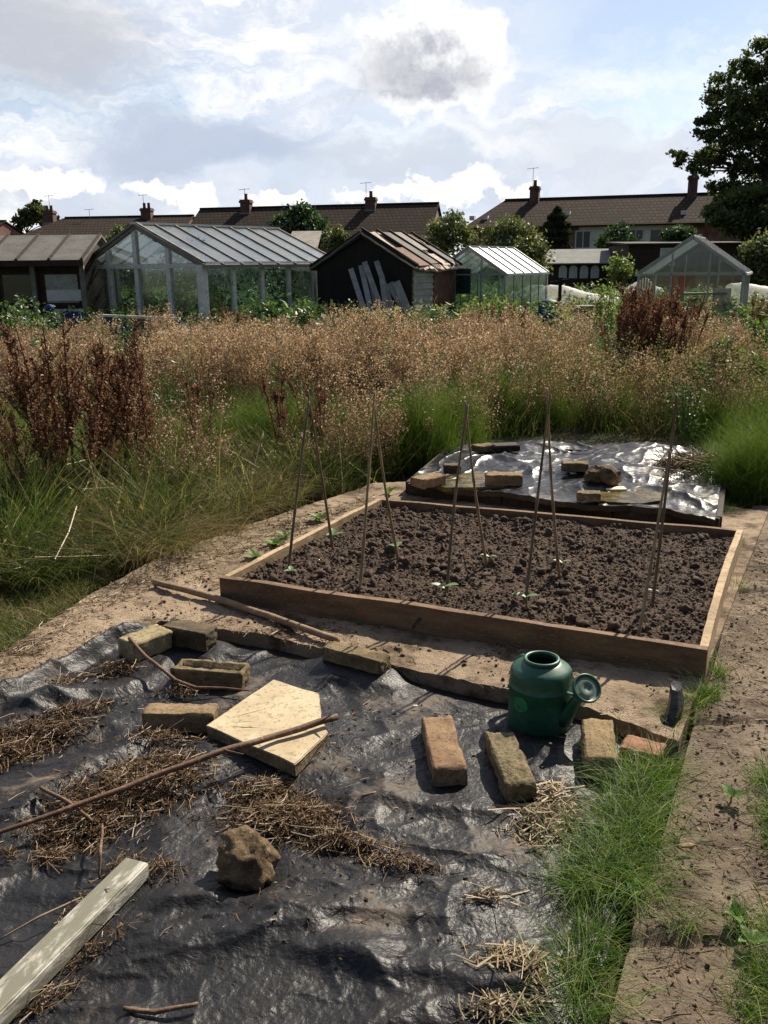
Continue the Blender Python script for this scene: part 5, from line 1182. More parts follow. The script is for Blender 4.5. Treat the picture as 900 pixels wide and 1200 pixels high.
# blue board and teal trough in front of the greenhouse
g = P(88, 372, 19.0); o = empty('blue_board', (g.x, 19.0, 0), 0, 'bright blue board standing between shed and greenhouse', 'board')
MB().box(-.24, .24, -.02, .02, 0, P(88, 365, 19.0).z).build('panel', M['blue'], o, bevel=.004); MB().box(-.24, -.19, -.045, -.022, 0, P(88, 366, 19.0).z - .02).build('batten', M['darkwood'], o)
g = P(168, 378, 16.6); zt = P(168, 369, 16.6).z; o = empty('cold_frame', (g.x, 16.6, 0), -.03, 'faded teal wooden cold frame in front of the greenhouse gable', 'cold frame')
MB().prism([(-.78, 0, 0), (.68, 0, 0), (.68, 0, zt - .10), (-.78, 0, zt - .02)], (0, .05, 0)).build('front_panel', M['teal'], o); MB().beam((-.80, -.01, zt), (.68, -.01, zt - .07), .06, .04).build('top_rail', M['wpaint'], o)
MB().beam((-.80, -.02, 0), (-.80, -.02, zt), .05, .04).build('side_rail', M['wpaint'], o); MB().box(-.76, .66, .06, .7, 0, zt - .2).build('box', M['teal'], o)
g = P(207, 395, 13.4); zt = P(207, 389, 13.4).z; o = empty('garden_table', (g.x, 13.4, 0), .1, 'grey painted table half hidden in the tan weeds', 'table')
MB().box(-.30, .30, -.35, .35, zt - .04, zt).build('tabletop', M['greywood'], o, bevel=.005)
for x in (-.25, .25):
    for y in (-.3, .3): MB().box(x - .03, x + .03, y - .03, y + .03, 0, zt - .04).build('leg', M['greywood'], o)
MB().box(-.28, .28, -.33, -.31, .25, zt - .16).build('panel', M['teal'], o)

# --- old felt roofed shed at the left edge
YS = 20.5; a = P(98, 306, YS); SW = 4.6
ls_ = empty('garden_shed', (a.x - SW / 2, YS, 0), 0, 'old dark shed with grey felt roof at the left edge', 'shed')
ez = a.z; rzz = P(62, 278, YS + 1.5).z; h_ = SW / 2 - .1; dep = 2.8
MB().box(-h_, h_, .25, dep, 0, ez - .06).build('wall', M['darkwood'], ls_)
MB().add([(-h_, .28, ez - .06), (h_, .28, ez - .06), (h_, dep, ez - .06), (-h_, dep, ez - .06), (-h_, 1.5, rzz - .08), (h_, 1.5, rzz - .08)], [(0, 1, 5, 4), (1, 2, 5), (2, 3, 4, 5), (3, 0, 4), (3, 2, 1, 0)]).build('gable', M['darkwood'], ls_)
for sgn in (0, 1):
    y0, y1 = (-.02, 1.5) if sgn == 0 else (2.98, 1.5)
    rf = MB().prism([(-h_ - .15, y0, ez - .02), (h_ + .1, y0, ez - .02), (h_ + .1, y1, rzz), (-h_ - .15, y1, rzz)], (0, 0, .05)).build('roof_slope', M['felt'], ls_)
    if sgn == 0:
        bt = MB()
        for k in range(7): x = h_ + .07 - k * .72; bt.beam((x, y0 - .01, ez + .05), (x, y1, rzz + .07), .045, .04)
        bt.build('battens', M['darkwood'], rf); MB().box(-h_ - .15, h_ + .1, y0 - .03, y0 - .005, ez - .10, ez + .02).build('fascia', M['darkwood'], rf)
for k in range(4):
    x = h_ - .5 - k * .95
    wn = MB().box(x - .42, x + .42, .20, .24, .8, ez - .22).build('window', M['darkwood'], ls_)
    MB().box(x - .36, x + .36, .185, .195, .86, ez - .28).build('pane', M['glass'] if k else M['corr'], wn)
MB().box(h_ - .85, h_ - .08, .17, .20, .9, 1.14).build('white_board', M['white'], ls_); MB().box(h_ - .85, h_ - .08, .165, .20, .45, .72).build('white_board', M['white'], ls_)
for k in range(5): MB().box(h_ - k * 1.1 - .06, h_ - k * 1.1 + .04, .12, .2, 0, ez - .08).build('post', M['greywood'], ls_)
g = P(58, 362, 18.5); o = rock('plastic_tub', (g.x, 18.5, P(58, 362, 18.5).z), (.10, .08, .10), M['blue'], 'small light blue plastic tub by the old shed', 'tub', seed=2, sub=2)
# low white flat roof between shed and greenhouse, and behind the greenhouse
def leanto(px0, px1, Y, zt, label, mt, slope=.12):
    a, b = P(px0, 300, Y), P(px1, 300, Y); L = b.x - a.x; r_ = empty('lean_to', ((a.x + b.x) / 2, Y, 0), 0, label, 'lean-to')
    MB().box(-L / 2 + .1, L / 2 - .1, .1, 2, 0, zt - .1).build('wall', M['darkwood'], r_)
    MB().prism([(-L / 2, 0, zt - .08), (L / 2, 0, zt - .08), (L / 2, 2.2, zt + slope), (-L / 2, 2.2, zt + slope)], (0, 0, .05)).build('roof', mt, r_); return r_
leanto(78, 112, 26, P(90, 291, 26).z, 'low white roofed lean-to between the old shed and the greenhouse', M['white'])
leanto(335, 372, 26.5, P(350, 289, 26.5).z, 'grey sloping lean-to roof behind the right end of the greenhouse', M['greywood'], .45)

# --- black shed with the torn roof
A0 = P(371, 300, 21.2); YB = 20.2; B0 = P(482, 308, YB)
rzb = math.atan2(B0.y - A0.y, B0.x - A0.x); W_ = math.hypot(B0.x - A0.x, B0.y - A0.y); hw2 = W_ / 2
sb = empty('black_shed', ((A0.x + B0.x) / 2, (A0.y + B0.y) / 2, 0), rzb, 'black tarred shed with a torn patchwork roof', 'shed')
e2 = P(478, 309, YB).z; a2 = P(424, 274, 20.7).z; L2 = 2.6
MB().prism([(-hw2, 0, 0), (hw2, 0, 0), (hw2, 0, e2 - .05), (0, 0, a2 - .08), (-hw2, 0, e2 - .05)], (0, .06, 0)).build('front_wall', M['black'], sb)
MB().prism([(-hw2, L2, 0), (hw2, L2, 0), (hw2, L2, e2 - .05), (0, L2, a2 - .08), (-hw2, L2, e2 - .05)], (0, .06, 0)).build('back_wall', M['black'], sb)
MB().box(-hw2, -hw2 + .05, .07, L2 - .01, 0, e2 - .05).build('side_wall', M['black'], sb)
cr = MB(); n_ = 22
for k in range(n_):
    z = .05 + (e2 - .12) * k / n_; cr.box(hw2 - .02, hw2 + .02 + .018 * (k % 2), .07, L2 * .46, z, z + (e2 - .12) / n_ * .98)
cr.build('corrugated_side', M['corr'], sb)
MB().box(hw2 - .03, hw2 + .03, L2 * .48, L2 - .01, .55, e2 - .1).build('rusty_panel', M['rust'], sb); MB().box(hw2 - .03, hw2 + .025, L2 * .48, L2 - .01, 0, .54).build('white_panel', M['white'], sb)
for s in (-1, 1):
    MB().beam((s * (hw2 + .14), -.05, e2 - .07), (0, -.05, a2 + .01), .05, .13).build('barge_board', M['black'], sb)
    rs = MB(); nx, ny = 16, 16; vs = []; fs = []
    for j in range(ny + 1):
        for i in range(nx + 1):
            u = i / nx; v = j / ny; x = s * (hw2 + .16) * (1 - u); y = -.08 + (L2 + .2) * v
            sag = -.06 * math.sin(math.pi * v) * (1 - u) + .03 * noise.noise(Vector((x * 4, y * 4, s)))
            vs.append((x + (.05 * noise.noise(Vector((y * 7, 3, s))) if i == 0 else 0), y, e2 - .09 + (a2 + .05 - e2 + .09) * u + sag))
    for j in range(ny):
        for i in range(nx): fs.append((j * (nx + 1) + i, j * (nx + 1) + i + 1, (j + 1) * (nx + 1) + i + 1, (j + 1) * (nx + 1) + i))
    rfo = rs.add(vs, fs).build('roof_slope', M['feltpale'] if s > 0 else M['felt'], sb)
    md = rfo.modifiers.new('thick', 'SOLIDIFY'); md.thickness = .04
    if s > 0:
        pts_ = lambda u, v, dz: Vector(((hw2 + .16) * (1 - u), -.08 + (L2 + .2) * v, e2 - .09 + (a2 + .05 - e2 + .09) * u + dz))
        for (u0, u1, v0, v1, mm) in ((.05, .95, .30, .52, 'felt'), (.0, .5, .05, .3, 'rust'), (.45, .98, .55, .75, 'greywood'), (.02, .35, .6, .97, 'feltpale'), (.1, .6, .8, .98, 'felt')):
            MB().prism([pts_(u0, v0, .03), pts_(u0, v1, .045), pts_(u1, v1, .03), pts_(u1, v0, .02)], (0, 0, .018)).build('felt_patch', M[mm], rfo, rough=.02, rsc=6)
        for v in (.02, .29, .53, .78, .99): MB().beam(pts_(-.01, v, .07), pts_(1, v, .06), .04, .05).build('batten', M['black'], rfo)
        for k in range(9): v = k / 9 + .03; MB().prism([pts_(-.03, v, -.02), pts_(-.03, v + .085, -.01), pts_(.1, v + .08, .03), pts_(.1, v, .035)], (0, 0, .014)).build('felt_tatter', M['feltpale'] if k % 3 else M['black'], rfo, rough=.03, rsc=9)
# planks leaning on its front
M['paleboard'] = mat('bleached_board', (.36, .36, .35), (.26, .25, .24), 6, .85, (.2, .19, .17), 30, .3)
PL = [((423, 352), (411, 315)), ((432, 352), (423, 311)), ((447, 362), (427, 307)), ((459, 360), (441, 306)), ((441, 358), (434, 326)), ((452, 360), (447, 322)), ((474, 362), (456, 332)), ((478, 364), (464, 330))]
PN = ['leftmost and narrow', 'second from the left', 'long and leaning most', 'tallest with its top against the gable', 'short, behind the long one', 'short, in the middle of the stack', 'wide, second from the right', 'rightmost and widest']
cb, sbn = math.cos(rzb), math.sin(rzb)
for k, ((bx0, by0), (tx, ty)) in enumerate(PL):
    yb = 20.0 - .05 * (k % 3); yt = 20.45 - .03 * (k % 3) - (tx - 400) * .0045
    b = P(bx0, by0, yb); t = P(tx, ty, yt); d = (t - b); b = b - d * ((b.z - .0) / max(d.z, .1))
    o = MB().beam(Vector((0, 0, 0)), t - b, .115 if k < 6 else .17, .025, up=(0, -1, .3)).build('leaning_plank', M['paleboard'], loc=b)
    tag(o, 'bleached grey plank propped on the black shed, ' + PN[k], 'plank', 'planks leaning on the black shed')
# pallet at the foot of the shed
g = P(385, 372, 18.2); o = empty('pallet', (g.x, 18.2, 0), -.1, 'grey wooden pallet lying before the black shed', 'pallet'); zt = P(385, 371, 18.2).z
for k in range(6): MB().box(-.5 + k * .18, -.5 + k * .18 + .10, -.02, .02, .1, zt).build('slat', M['greywood'], o)
MB().box(-.55, .55, .022, .06, zt - .12, zt - .04).build('rail', M['greywood'], o); MB().box(-.55, .55, .022, .06, .15, .25).build('rail', M['greywood'], o)

# --- aluminium greenhouses
def alu_house(cx_px, Y, apex_y, eave_px, width, length, rz_, label, nroof, glass, ridge_cap=True):
    ap = P(cx_px, apex_y, Y); ez_ = eave_px; az_ = ap.z; h = width / 2
    r_ = empty('greenhouse', (ap.x, Y, 0), rz_, label, 'greenhouse'); t = .035
    for x in (-h, h):
        for y in (0, length): MB().beam((x, y, 0), (x, y, ez_ - .02), t * 1.4, t * 1.4, up=(0, 1, 0)).build('corner_post', M['alu'], r_)
    for y in (0, length):
        g_ = MB()
        for x in (-h * .36, h * .36): g_.beam((x, y, .05), (x, y, az_ - (az_ - ez_) * abs(x) / h - .04), t, t, up=(0, 1, 0))
        g_.beam((-h + .03, y, ez_), (h - .03, y, ez_), t, t); g_.beam((-h + .03, y, .05), (h - .03, y, .05), t, .1)
        g_.beam((-h, y, ez_ + .01), (0, y, az_), t, t * 1.3); g_.beam((h, y, ez_ + .01), (0, y, az_), t, t * 1.3); g_.build('gable_frame', M['alu'], r_)
        MB().prism([(-h + .03, y + .004, .1), (h - .03, y + .004, .1), (h - .03, y + .004, ez_ - .02), (0, y + .004, az_ - .05), (-h + .03, y + .004, ez_ - .02)], (0, .006, 0)).build('glass_pane', glass, r_)
    for s in (-1, 1):
        ro_ = MB().prism([(s * (h + .04), -.03, ez_ + .01), (s * (h + .04), length + .03, ez_ + .01), (s * .01, length + .03, az_ + .02), (s * .01, -.03, az_ + .02)], (0, 0, .006)).build('roof_slope', M['rglass'], r_)
        gb = MB()
        for k in range(nroof + 1): y = -.02 + (length + .04) * k / nroof; gb.beam((s * (h + .04), y, ez_ + .03), (s * .015, y, az_ + .04), .03, .03)
        gb.beam((s * (h + .05), -.03, ez_ + .0), (s * (h + .05), length + .03, ez_ + .0), .05, .05); gb.build('glazing_bars', M['alu'], ro_)
        sg = MB()
        for k in range(1, nroof): y = length * k / nroof; sg.beam((s * h, y, .05), (s * h, y, ez_), .03, .03, up=(0, 1, 0))
        sg.build('side_bars', M['alu'], r_)
        MB().prism([(s * h, .04, .1), (s * h, length - .04, .1), (s * h, length - .04, ez_ - .03), (s * h, .04, ez_ - .03)], (.006, 0, 0)).build('glass_pane', glass, r_)
    MB().beam((0, -.05, az_ + .05), (0, length + .05, az_ + .05), .06, .04).build('ridge_cap', M['alu'], r_)
    return r_, ap
e3 = P(588, 322, 21.6).z
g3, ap3 = alu_house(549, 22.6, 291, e3, 2.0, 2.5, -R(33), 'small aluminium greenhouse in the middle beside the black shed', 5, M['glass2'])
MB().box(-.35, .05, .03, .06, .9, 1.5).build('green_panel', M['teal'], g3)
YR = 19.5; e4 = P(868, 321, YR).z
g4, ap4 = alu_house(812, YR, 279, e4, 2.1, 2.6, -R(24), 'aluminium greenhouse at right with its gable facing the viewer', 6, M['glass'])
dr = MB().box(-.36, .34, -.06, -.025, .12, e4 + .22); 
# contents of the right greenhouse
cxr = ap4.x
o = empty('garden_chair', (P(789, 340, 21).x, 21.0, 0), R(180), 'red garden chair inside the right greenhouse', 'chair')
zt = P(789, 323, 21).z; MB().box(-.17, -.03, .2, .24, .5, zt).build('backrest', M['red'], o, bevel=.01); MB().box(.05, .16, .2, .24, .5, zt).build('backrest', M['red'], o, bevel=.01); MB().box(-.2, .2, -.2, .22, .42, .48).build('seat', M['red'], o, bevel=.01)
for x in (-.17, .17):
    for y in (-.17, .19): MB().box(x - .02, x + .02, y - .02, y + .02, 0, .42).build('leg', M['red'], o)
o = empty('staging_table', (P(822, 345, 21).x, 21.0, 0), R(9), 'green staging table inside the right greenhouse', 'table'); zt = P(815, 343, 21).z
MB().box(-.6, .5, -.25, .25, zt - .04, zt).build('tabletop', M['teal'], o)
for x in (-.55, .45): MB().box(x - .03, x + .03, -.2, .2, 0, zt - .04).build('leg', M['alu'], o)
o = empty('door_panel', (P(846, 350, 20.9).x, 20.9, 0), R(9), 'pale board leaning inside the right greenhouse', 'board'); MB().box(-.2, .2, -.02, .02, .0, P(846, 338, 20.9).z).build('panel', M['white'], o); MB().box(-.22, -.2, -.03, .03, 0, P(846, 338, 20.9).z).build('edge_strip', M['alu'], o)
vine_ = plant('tomato_plant', 765, 21.2, 335, .6, 260, 'green plant inside the left side of the right greenhouse', M['weedlime'], 'plant', (.05, .12), 5)

# --- brown summerhouse with arched windows
YV = 36.0; a, b = P(640, 308, YV), P(716, 308, YV); L = b.x - a.x + .0
sv = empty('summerhouse', ((a.x + b.x) / 2, YV, 0), -R(6), 'small brown summerhouse with four arched white windows', 'summerhouse'); ez5 = a.z; rz5 = P(680, 293, YV + 1.3).z; h = L / 2 - .06
MB().box(-h, h, .1, 2.4, 0, ez5 - .03).build('wall', M['darkwood'], sv)
MB().add([(-h, .1, ez5 - .03), (h, .1, ez5 - .03), (h, 2.4, ez5 - .03), (-h, 2.4, ez5 - .03), (-h, 1.25, rz5 - .05), (h, 1.25, rz5 - .05)], [(0, 1, 5, 4), (1, 2, 5), (2, 3, 4, 5), (3, 0, 4), (3, 2, 1, 0)]).build('gable', M['darkwood'], sv)
M['feltlight'] = mat('pale_grey_felt', (.30, .30, .27), (.24, .235, .21), 3, .9)
for y0 in (-.12, 2.62): MB().prism([(-h - .1, y0, ez5 - .06), (h + .1, y0, ez5 - .06), (h + .1, 1.25, rz5), (-h - .1, 1.25, rz5)], (0, 0, .04)).build('roof_slope', M['feltlight'], sv)
for px in (660, 672, 684.5, 697):
    x = P(px, 320, YV).x - (a.x + b.x) / 2; wv = .155; zb = P(px, 326, YV).z; zt = P(px, 311, YV).z
    poly = [(x - wv, .085, zb), (x + wv, .085, zb)] + [(x + wv * math.cos(t), .085, zt - wv + wv * math.sin(t)) for t in np.linspace(0, math.pi, 9)]
    wn = MB().prism(poly, (0, -.02, 0)).build('window', M['white'], sv); MB().prism([(p[0] * .0 + x + (p[0] - x) * .78, .062, zb + .03 + (p[2] - zb) * .88) for p in poly], (0, -.006, 0)).build('pane', M['curtain'], wn)
# --- long brown hut
YH = 34.0; a, b = P(737, 287, YH), P(874, 287, YH); L = b.x - a.x
hu = empty('timber_hut', ((a.x + b.x) / 2, YH, 0), 0, 'long low dark brown timber hut behind the right greenhouse', 'hut'); zt = a.z
hb = MB(); 
for k in range(14): z = zt / 14 * k; hb.box(-L / 2, L / 2, .0 + .012 * (k % 2), 3, z, z + zt / 14 * .985)
hb.build('wall', M['darkwood'], hu)
MB().prism([(-L / 2 - .1, -.15, zt - .01), (L / 2 + .1, -.15, zt - .01), (L / 2 + .1, 3.2, zt + .12), (-L / 2 - .1, 3.2, zt + .12)], (0, 0, .06)).build('roof', M['wood_old'], hu)
x = P(782, 300, YH).x - (a.x + b.x) / 2; wn = MB().box(x - .28, x + .28, -.05, -.003, zt - .75, zt - .12).build('window', M['white'], hu); MB().box(x - .22, x + .22, -.06, -.052, zt - .69, zt - .18).build('pane', M['glass'], wn)
x = L / 2 - .12; MB().box(x - .14, x + .10, -.05, -.003, .1, zt - .1).build('corner_panel', M['corr'], hu)

# --- netting, cross post, barrel, tray
M['net'] = glassmat('white_netting', (1, 1, 1), .33, (.75, .72, .66), .0, .6, 60)
def netting(px0, px1, Y, ypts, label, dep=1.2):
    """draped net over hoops"""
    a, b = P(px0, 340, Y), P(px1, 340, Y); n = 30; mrow = 14; vs = []; fs = []
    xs = np.linspace(a.x, b.x, n); tops = np.interp(np.linspace(px0, px1, n), [p[0] for p in ypts], [p[1] for p in ypts]); c = Vector(((a.x + b.x) / 2, Y, 0))
    for i in range(n):
        zt_ = max(.1, P(px0 + (px1 - px0) * i / (n - 1), tops[i], Y).z)
        for j in range(mrow):
            t = math.pi * j / (mrow - 1); vs.append((xs[i] - c.x, -dep / 2 * math.cos(t), max(.0, zt_ * abs(math.sin(t)) ** .7) + .02 * noise.noise(Vector((i * .9, j * .9, 0)))))
    for i in range(n - 1):
        for j in range(mrow - 1): fs.append((i * mrow + j, i * mrow + j + 1, (i + 1) * mrow + j + 1, (i + 1) * mrow + j))
    return tag(MB().add(vs, fs).build('garden_netting', M['net'], loc=c, smooth=True), label, 'netting')
netting(622, 736, 24, [(622, 344), (640, 334), (660, 334), (690, 343), (736, 350)], 'white netting draped over vegetables beside the small greenhouse')
netting(735, 775, 27, [(735, 336), (756, 325), (766, 334), (775, 338)], 'peaked white netting behind the dock clump')
netting(855, 920, 24, [(855, 332), (870, 331), (900, 336), (920, 338)], 'white netting at the right edge behind the greenhouse')
g = P(656, 345, 21); o = empty('wooden_cross_post', (g.x, 21, 0), 0, 'dark wooden post with a cross bar in front of the netting', 'post'); zt = P(656, 325, 21).z
MB().box(-.035, .035, -.035, .035, 0, zt).build('upright', M['black'], o); MB().beam((-.22, -.05, zt - .12), (.2, -.05, zt - .06), .03, .06).build('cross_bar', M['black'], o)
g = P(643, 350, 20.5); zt = P(643, 350, 20.5).z
o = empty('water_barrel', (g.x, 20.5, 0), 0, 'dark blue barrel lid peeping out of the weeds', 'barrel'); MB().lathe([(.2, 0), (.24, zt * .5), (.22, zt - .1), (.17, zt - .04), (.0005, zt)], 20).build('drum', M['blue'], o, smooth=True); MB().lathe([(.225, zt - .12), (.235, zt - .1), (.225, zt - .07)], 20).build('band', M['black'], o)
g = P(690, 360, 18.2); zt = P(690, 358, 18.2).z; o = empty('compost_bin', (g.x, 18.2, 0), .1, 'low dark green box with a grey lid among the weeds', 'box'); MB().box(-.24, .24, -.2, .2, 0, zt - .03).build('body', M['teal'], o, bevel=.01); MB().box(-.26, .26, -.22, .22, zt - .028, zt).build('lid', M['greywood'], o)

# ------------------------------------------------------------------ terraced houses
def tilemat(name, c1, c2, c3):
    m, nt, b = newmat(name); co_ = nt.new('ShaderNodeTexCoord').outputs['Object']
    br = nt.new('ShaderNodeTexBrick'); mp = nt.new('ShaderNodeMapping'); nt.put(mp.inputs[0], co_); mp.inputs['Rotation'].default_value = (R(90), 0, 0); nt.put(br.inputs['Vector'], mp.outputs[0])
    br.inputs['Scale'].default_value = 1.0; br.inputs['Brick Width'].default_value = .33; br.inputs['Row Height'].default_value = .22; br.inputs['Mortar Size'].default_value = .035
    br.inputs['Color1'].default_value = (*c1, 1); br.inputs['Color2'].default_value = (*c2, 1); br.inputs['Mortar'].default_value = (*[x * .45 for x in c1], 1)
    c = nt.mix(nt.sms(nt.noise(co_, .8, 6, .65), .42, .68), br.outputs[0], c3)
    nt.put(b.inputs['Base Color'], c); b.inputs['Roughness'].default_value = .95; b.inputs['Specular IOR Level'].default_value = .08; nt.put(b.inputs['Normal'], nt.bump(br.outputs['Fac'], .6, -.03)); return m
def brickmat(name, c1, c2, mor):
    m, nt, b = newmat(name); co_ = nt.new('ShaderNodeTexCoord').outputs['Object']; mp = nt.new('ShaderNodeMapping'); nt.put(mp.inputs[0], co_); mp.inputs['Rotation'].default_value = (R(90), 0, 0)
    br = nt.new('ShaderNodeTexBrick'); nt.put(br.inputs['Vector'], mp.outputs[0]); br.inputs['Scale'].default_value = 1; br.inputs['Brick Width'].default_value = .225; br.inputs['Row Height'].default_value = .075; br.inputs['Mortar Size'].default_value = .01
    br.inputs['Color1'].default_value = (*c1, 1); br.inputs['Color2'].default_value = (*c2, 1); br.inputs['Mortar'].default_value = (*mor, 1)
    nt.put(b.inputs['Base Color'], nt.mix(nt.sms(nt.noise(co_, 2, 5, .6), .4, .7), br.outputs[0], tuple(x * .7 for x in c1))); b.inputs['Roughness'].default_value = .9; return m
M['tile'] = tilemat('brown_roof_tiles', (.056, .040, .030), (.082, .058, .042), (.042, .034, .025))
M['brickwall'] = brickmat('red_house_brick', (.19, .065, .045), (.23, .085, .06), (.25, .22, .19))
M['render'] = mat('white_render', (.80, .79, .75), (.70, .69, .65), 1.5, .9)
M['chim'] = brickmat('dark_chimney_brick', (.13, .055, .042), (.17, .075, .055), (.13, .12, .11)); M['pot'] = mat('clay_pot', (.22, .10, .065), (.13, .07, .05), 6, .9)
M['winglass'] = mat('window_glass', (.03, .035, .04), None, rough=.08, bump=0, spec=.8); M['metal'] = mat('aerial_metal', (.25, .25, .26), None, rough=.4, metallic=.8, bump=0)
M['lead'] = mat('lead_flashing', (.26, .26, .26), (.18, .18, .18), 5, .6)
def house(label, A, B, depth, zr, ze, chim, wins, walls, vents=(), aerials=(), ov=.35, hipL=0):
    """terrace; A, B = ridge ends (world), front slope runs towards the camera"""
    A = Vector((A.x, A.y, 0)); B = Vector((B.x, B.y, 0)); d = B - A; L = d.length; ang = math.atan2(d.y, d.x); r_ = empty('terraced_house', (A + B) / 2, ang, label, 'house'); h = L / 2; dp = depth
    def px_x(px):   # local x of the ridge point seen at this pixel column
        k = (px - 450) / 1089 ; t = (k * A.y - A.x) / (d.x - k * d.y); return -h + L * t
    for (x0, x1, mm) in walls:
        x0 = max(-h, -h + L * x0); x1 = min(h, -h + L * x1); MB().box(x0, x1, -dp + ov, dp - ov, -.03, ze + .02).build('wall', M[mm], r_)
    k_ = (zr - ze) / dp; iz = dp - ov
    MB().prism([(h - .02, -iz, ze - .02), (h - .02, iz, ze - .02), (h - .02, 0, zr - .12)], (-.2, 0, 0)).build('gable', M['brickwall'], r_)
    if not hipL: MB().prism([(-h + .02, -iz, ze - .02), (-h + .02, iz, ze - .02), (-h + .02, 0, zr - .12)], (.2, 0, 0)).build('gable', M['brickwall'], r_)
    else: MB().prism([(-h - .1, -dp, ze), (-h - .1, dp, ze), (-h - .1 + hipL, 0, zr)], (0, 0, .10)).build('hip_slope', M['tile'], r_)
    for s in (-1, 1):
        rf = MB().prism([(-h - .1, s * dp, ze), (h + .1, s * dp, ze), (h + .1, 0, zr), (-h - .1 + hipL, 0, zr)], (0, 0, .10)).build('roof_slope', M['tile'], r_)
        if s < 0:
            for vx, vs_ in vents:
                x = px_x(vx); y = -dp * (1 - vs_); z = ze + (zr - ze) * vs_
                MB().prism([(x - .18, y - .1, z + .04), (x + .18, y - .1, z + .04), (x + .18, y - .1, z + .34), (x - .18, y - .1, z + .34)], (0, .5, 0)).build('roof_vent', M['white'], rf)
            gt_ = MB().box(-h - .1, h + .1, -dp - .12, -dp - .01, ze - .02, ze + .08).build('gutter', M['black'], rf)
    MB().beam((-h - .1 + hipL, 0, zr + .12), (h + .1, 0, zr + .12), .26, .12).build('ridge_tiles', M['tile'], r_)
    for px, hh, ww in chim:
        x = px_x(px); y = -.35
        c_ = MB().box(x - ww, x + ww, y - .36, y + .36, zr - .7, zr + hh).box(x - ww - .07, x + ww + .07, y - .43, y + .43, zr + hh + .002, zr + hh + .14).box(x - ww - .02, x + ww + .02, y - .38, y + .38, zr + hh + .142, zr + hh + .24).build('chimney', M['chim'], r_)
        for q_ in ((-ww * .45, ww * .45) if ww > .4 else (0,)): MB().lathe([(.15, 0), (.13, .12), (.12, .38), (.15, .42), (.12, .44)], 10, (x + q_, y, zr + hh + .24)).build('chimney_pot', M['pot'], c_, smooth=True)
        MB().box(x - ww - .05, x + ww + .05, y - .52, y - .40, zr - .66, zr - .30).build('flashing', M['lead'], c_)
    for px, az_ in aerials:
        x = px_x(px); z0_ = zr + .9; mb = MB().beam((x, -.2, zr), (x, -.2, zr + az_), .03, .03, up=(0, 1, 0)).beam((x - .45, -.2, zr + az_ - .1), (x + .4, -.2, zr + az_ - .02), .022, .022)
        for k in range(6): xx = x - .4 + k * .15; mb.beam((xx, -.4, zr + az_ - .06), (xx, 0, zr + az_ - .06), .014, .014)
        mb.build('aerial', M['metal'], r_)
    for (px, zc, ww, hh) in wins:
        f_y = -dp + ov; Yf = (A.y + B.y) / 2 - dp + ov; xw = (px - 450) / 1089
        # front wall in local space: solve for the local x seen at this column
        ca, sa_ = math.cos(ang), math.sin(ang); mx, my = (A.x + B.x) / 2, (A.y + B.y) / 2
        x = (xw * (my + f_y * ca) - mx + f_y * sa_) / (ca - xw * sa_)
        fr = MB().box(x - ww, x + ww, f_y - .06, f_y - .003, zc - hh, zc + hh).build('window', M['white'], r_)
        pn_ = MB().box(x - ww + .09, x - .04, f_y - .075, f_y - .062, zc - hh + .09, zc + hh - .09).box(x + .04, x + ww - .09, f_y - .075, f_y - .062, zc - hh + .09, zc + hh - .09).build('pane', M['winglass'], fr)
        MB().box(x - ww - .05, x + ww + .05, f_y - .13, f_y - .003, zc - hh - .1, zc - hh - .005).build('sill', M['white'], fr)
    return r_, px_x
# right hand terrace
a, b = P(560, 237, 72), P(880, 227, 66); zr = (a.z + b.z) / 2; ze = P(620, 267, 66).z
house('brown roofed brick and white rendered terrace at right', a, b, 4.6, zr, ze, [(628, .72, .33), (808, 1.05, .33)], [(685, ze - .85, .55, .62), (746, ze - .8, .55, .6), (776, ze - .85, .8, .65)],
      [(0, .42, 'brickwall'), (.42, .80, 'render'), (.80, 1.0, 'brickwall')], [(566, .3), (581, .3), (671, .38), (800, .3)], [(625, 2.3), (806, 2.3)], hipL=2.2)
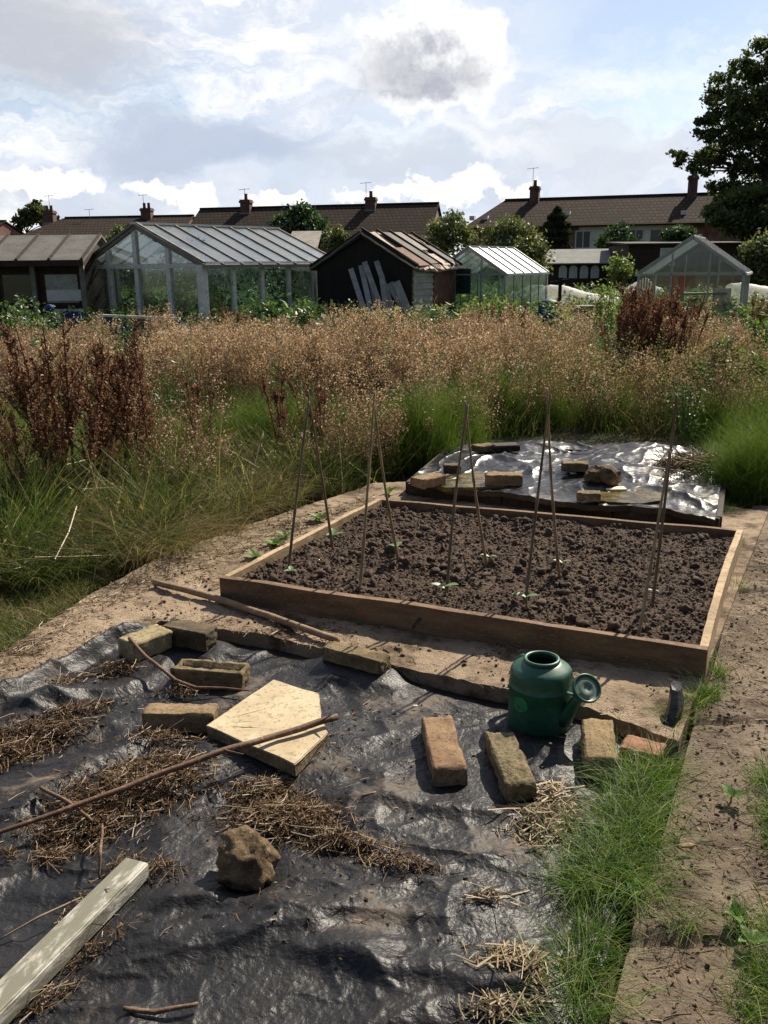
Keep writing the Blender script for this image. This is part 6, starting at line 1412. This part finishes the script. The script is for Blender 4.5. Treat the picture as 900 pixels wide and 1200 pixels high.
# middle terrace
a, b = P(236, 246, 74), P(513, 240, 70); zr = (a.z + b.z) / 2; ze = P(400, 284, 66).z
house('long brown roofed terrace in the middle behind the greenhouse', a, b, 4.6, zr, ze, [(297, .42, .38), (440, .36, .38)], [(300, ze - .85, .55, .6), (470, ze - .85, .55, .6)], [(0, .5, 'render'), (.5, 1.0, 'brickwall')], [], [(295, 1.5), (434, 1.7)])
# left terrace
a, b = P(38, 257, 84), P(226, 254, 82); zr = (a.z + b.z) / 2; ze = P(120, 282, 78).z
house('brown roofed terrace at left with white upper wall', a, b, 4.8, zr, ze, [(70, .45, .45), (182, .5, .45)], [(82, ze - .9, .6, .62), (98, ze - .9, .5, .62), (108, ze - .9, .5, .62), (56, ze - .9, .5, .6)], [(0, 1.0, 'render')], [], [(70, 2.0), (178, 1.9), (115, .8)], hipL=3.2)
a, b = P(-60, 262, 90), P(6, 262, 88)
house('reddish roof end of another house at the far left edge', a, b, 4.6, a.z, P(10, 284, 84).z, [(-30, 1.0, .5)], [(-20, 3, .5, .6)], [(0, 1.0, 'brickwall')])
# garden hedges that close the view between the plots and the houses
def hedge(px0, px1, Y, ty, label, mt, n, ls=(.12, .3), dep=1.2):
    a, b = P(px0, 300, Y), P(px1, 300, Y); H = max(.6, P((px0 + px1) / 2, ty, Y).z); L = b.x - a.x; root = empty('hedge', ((a.x + b.x) / 2, Y, 0), 0, label, 'hedge')
    mb = MB()
    for k in range(int(L / .8) + 2): x = -L / 2 + random.random() * L; mb.tube([(x, 0, 0), (x + .1, .05, H * .5), (x, 0, H * .8)], [.05, .035, .02], 5)
    mb.build('stems', M['bark'], root)
    x = rng.random(n); prof = .82 + .25 * fbm(x * L * .5 + px0, x * 0 + 3, 3); c = np.stack([(x - .5) * L, rng.normal(size=n) * dep * .35, H * prof * rng.random(n) ** .6], 1)
    V, F = leaves(c, rn(n, *ls), .6); qmesh('foliage', V, F, mt, parent=root)
hedge(-40, 380, 47, 296, 'long dark hedge behind the left sheds and greenhouse', M['bushleaf'], 9000)
hedge(370, 660, 46, 300, 'garden hedge behind the black shed and fruit trees', M['bushleaf'], 7000)
hedge(640, 960, 50, 290, 'garden hedge below the white house wall', M['bushleaf'], 8000)
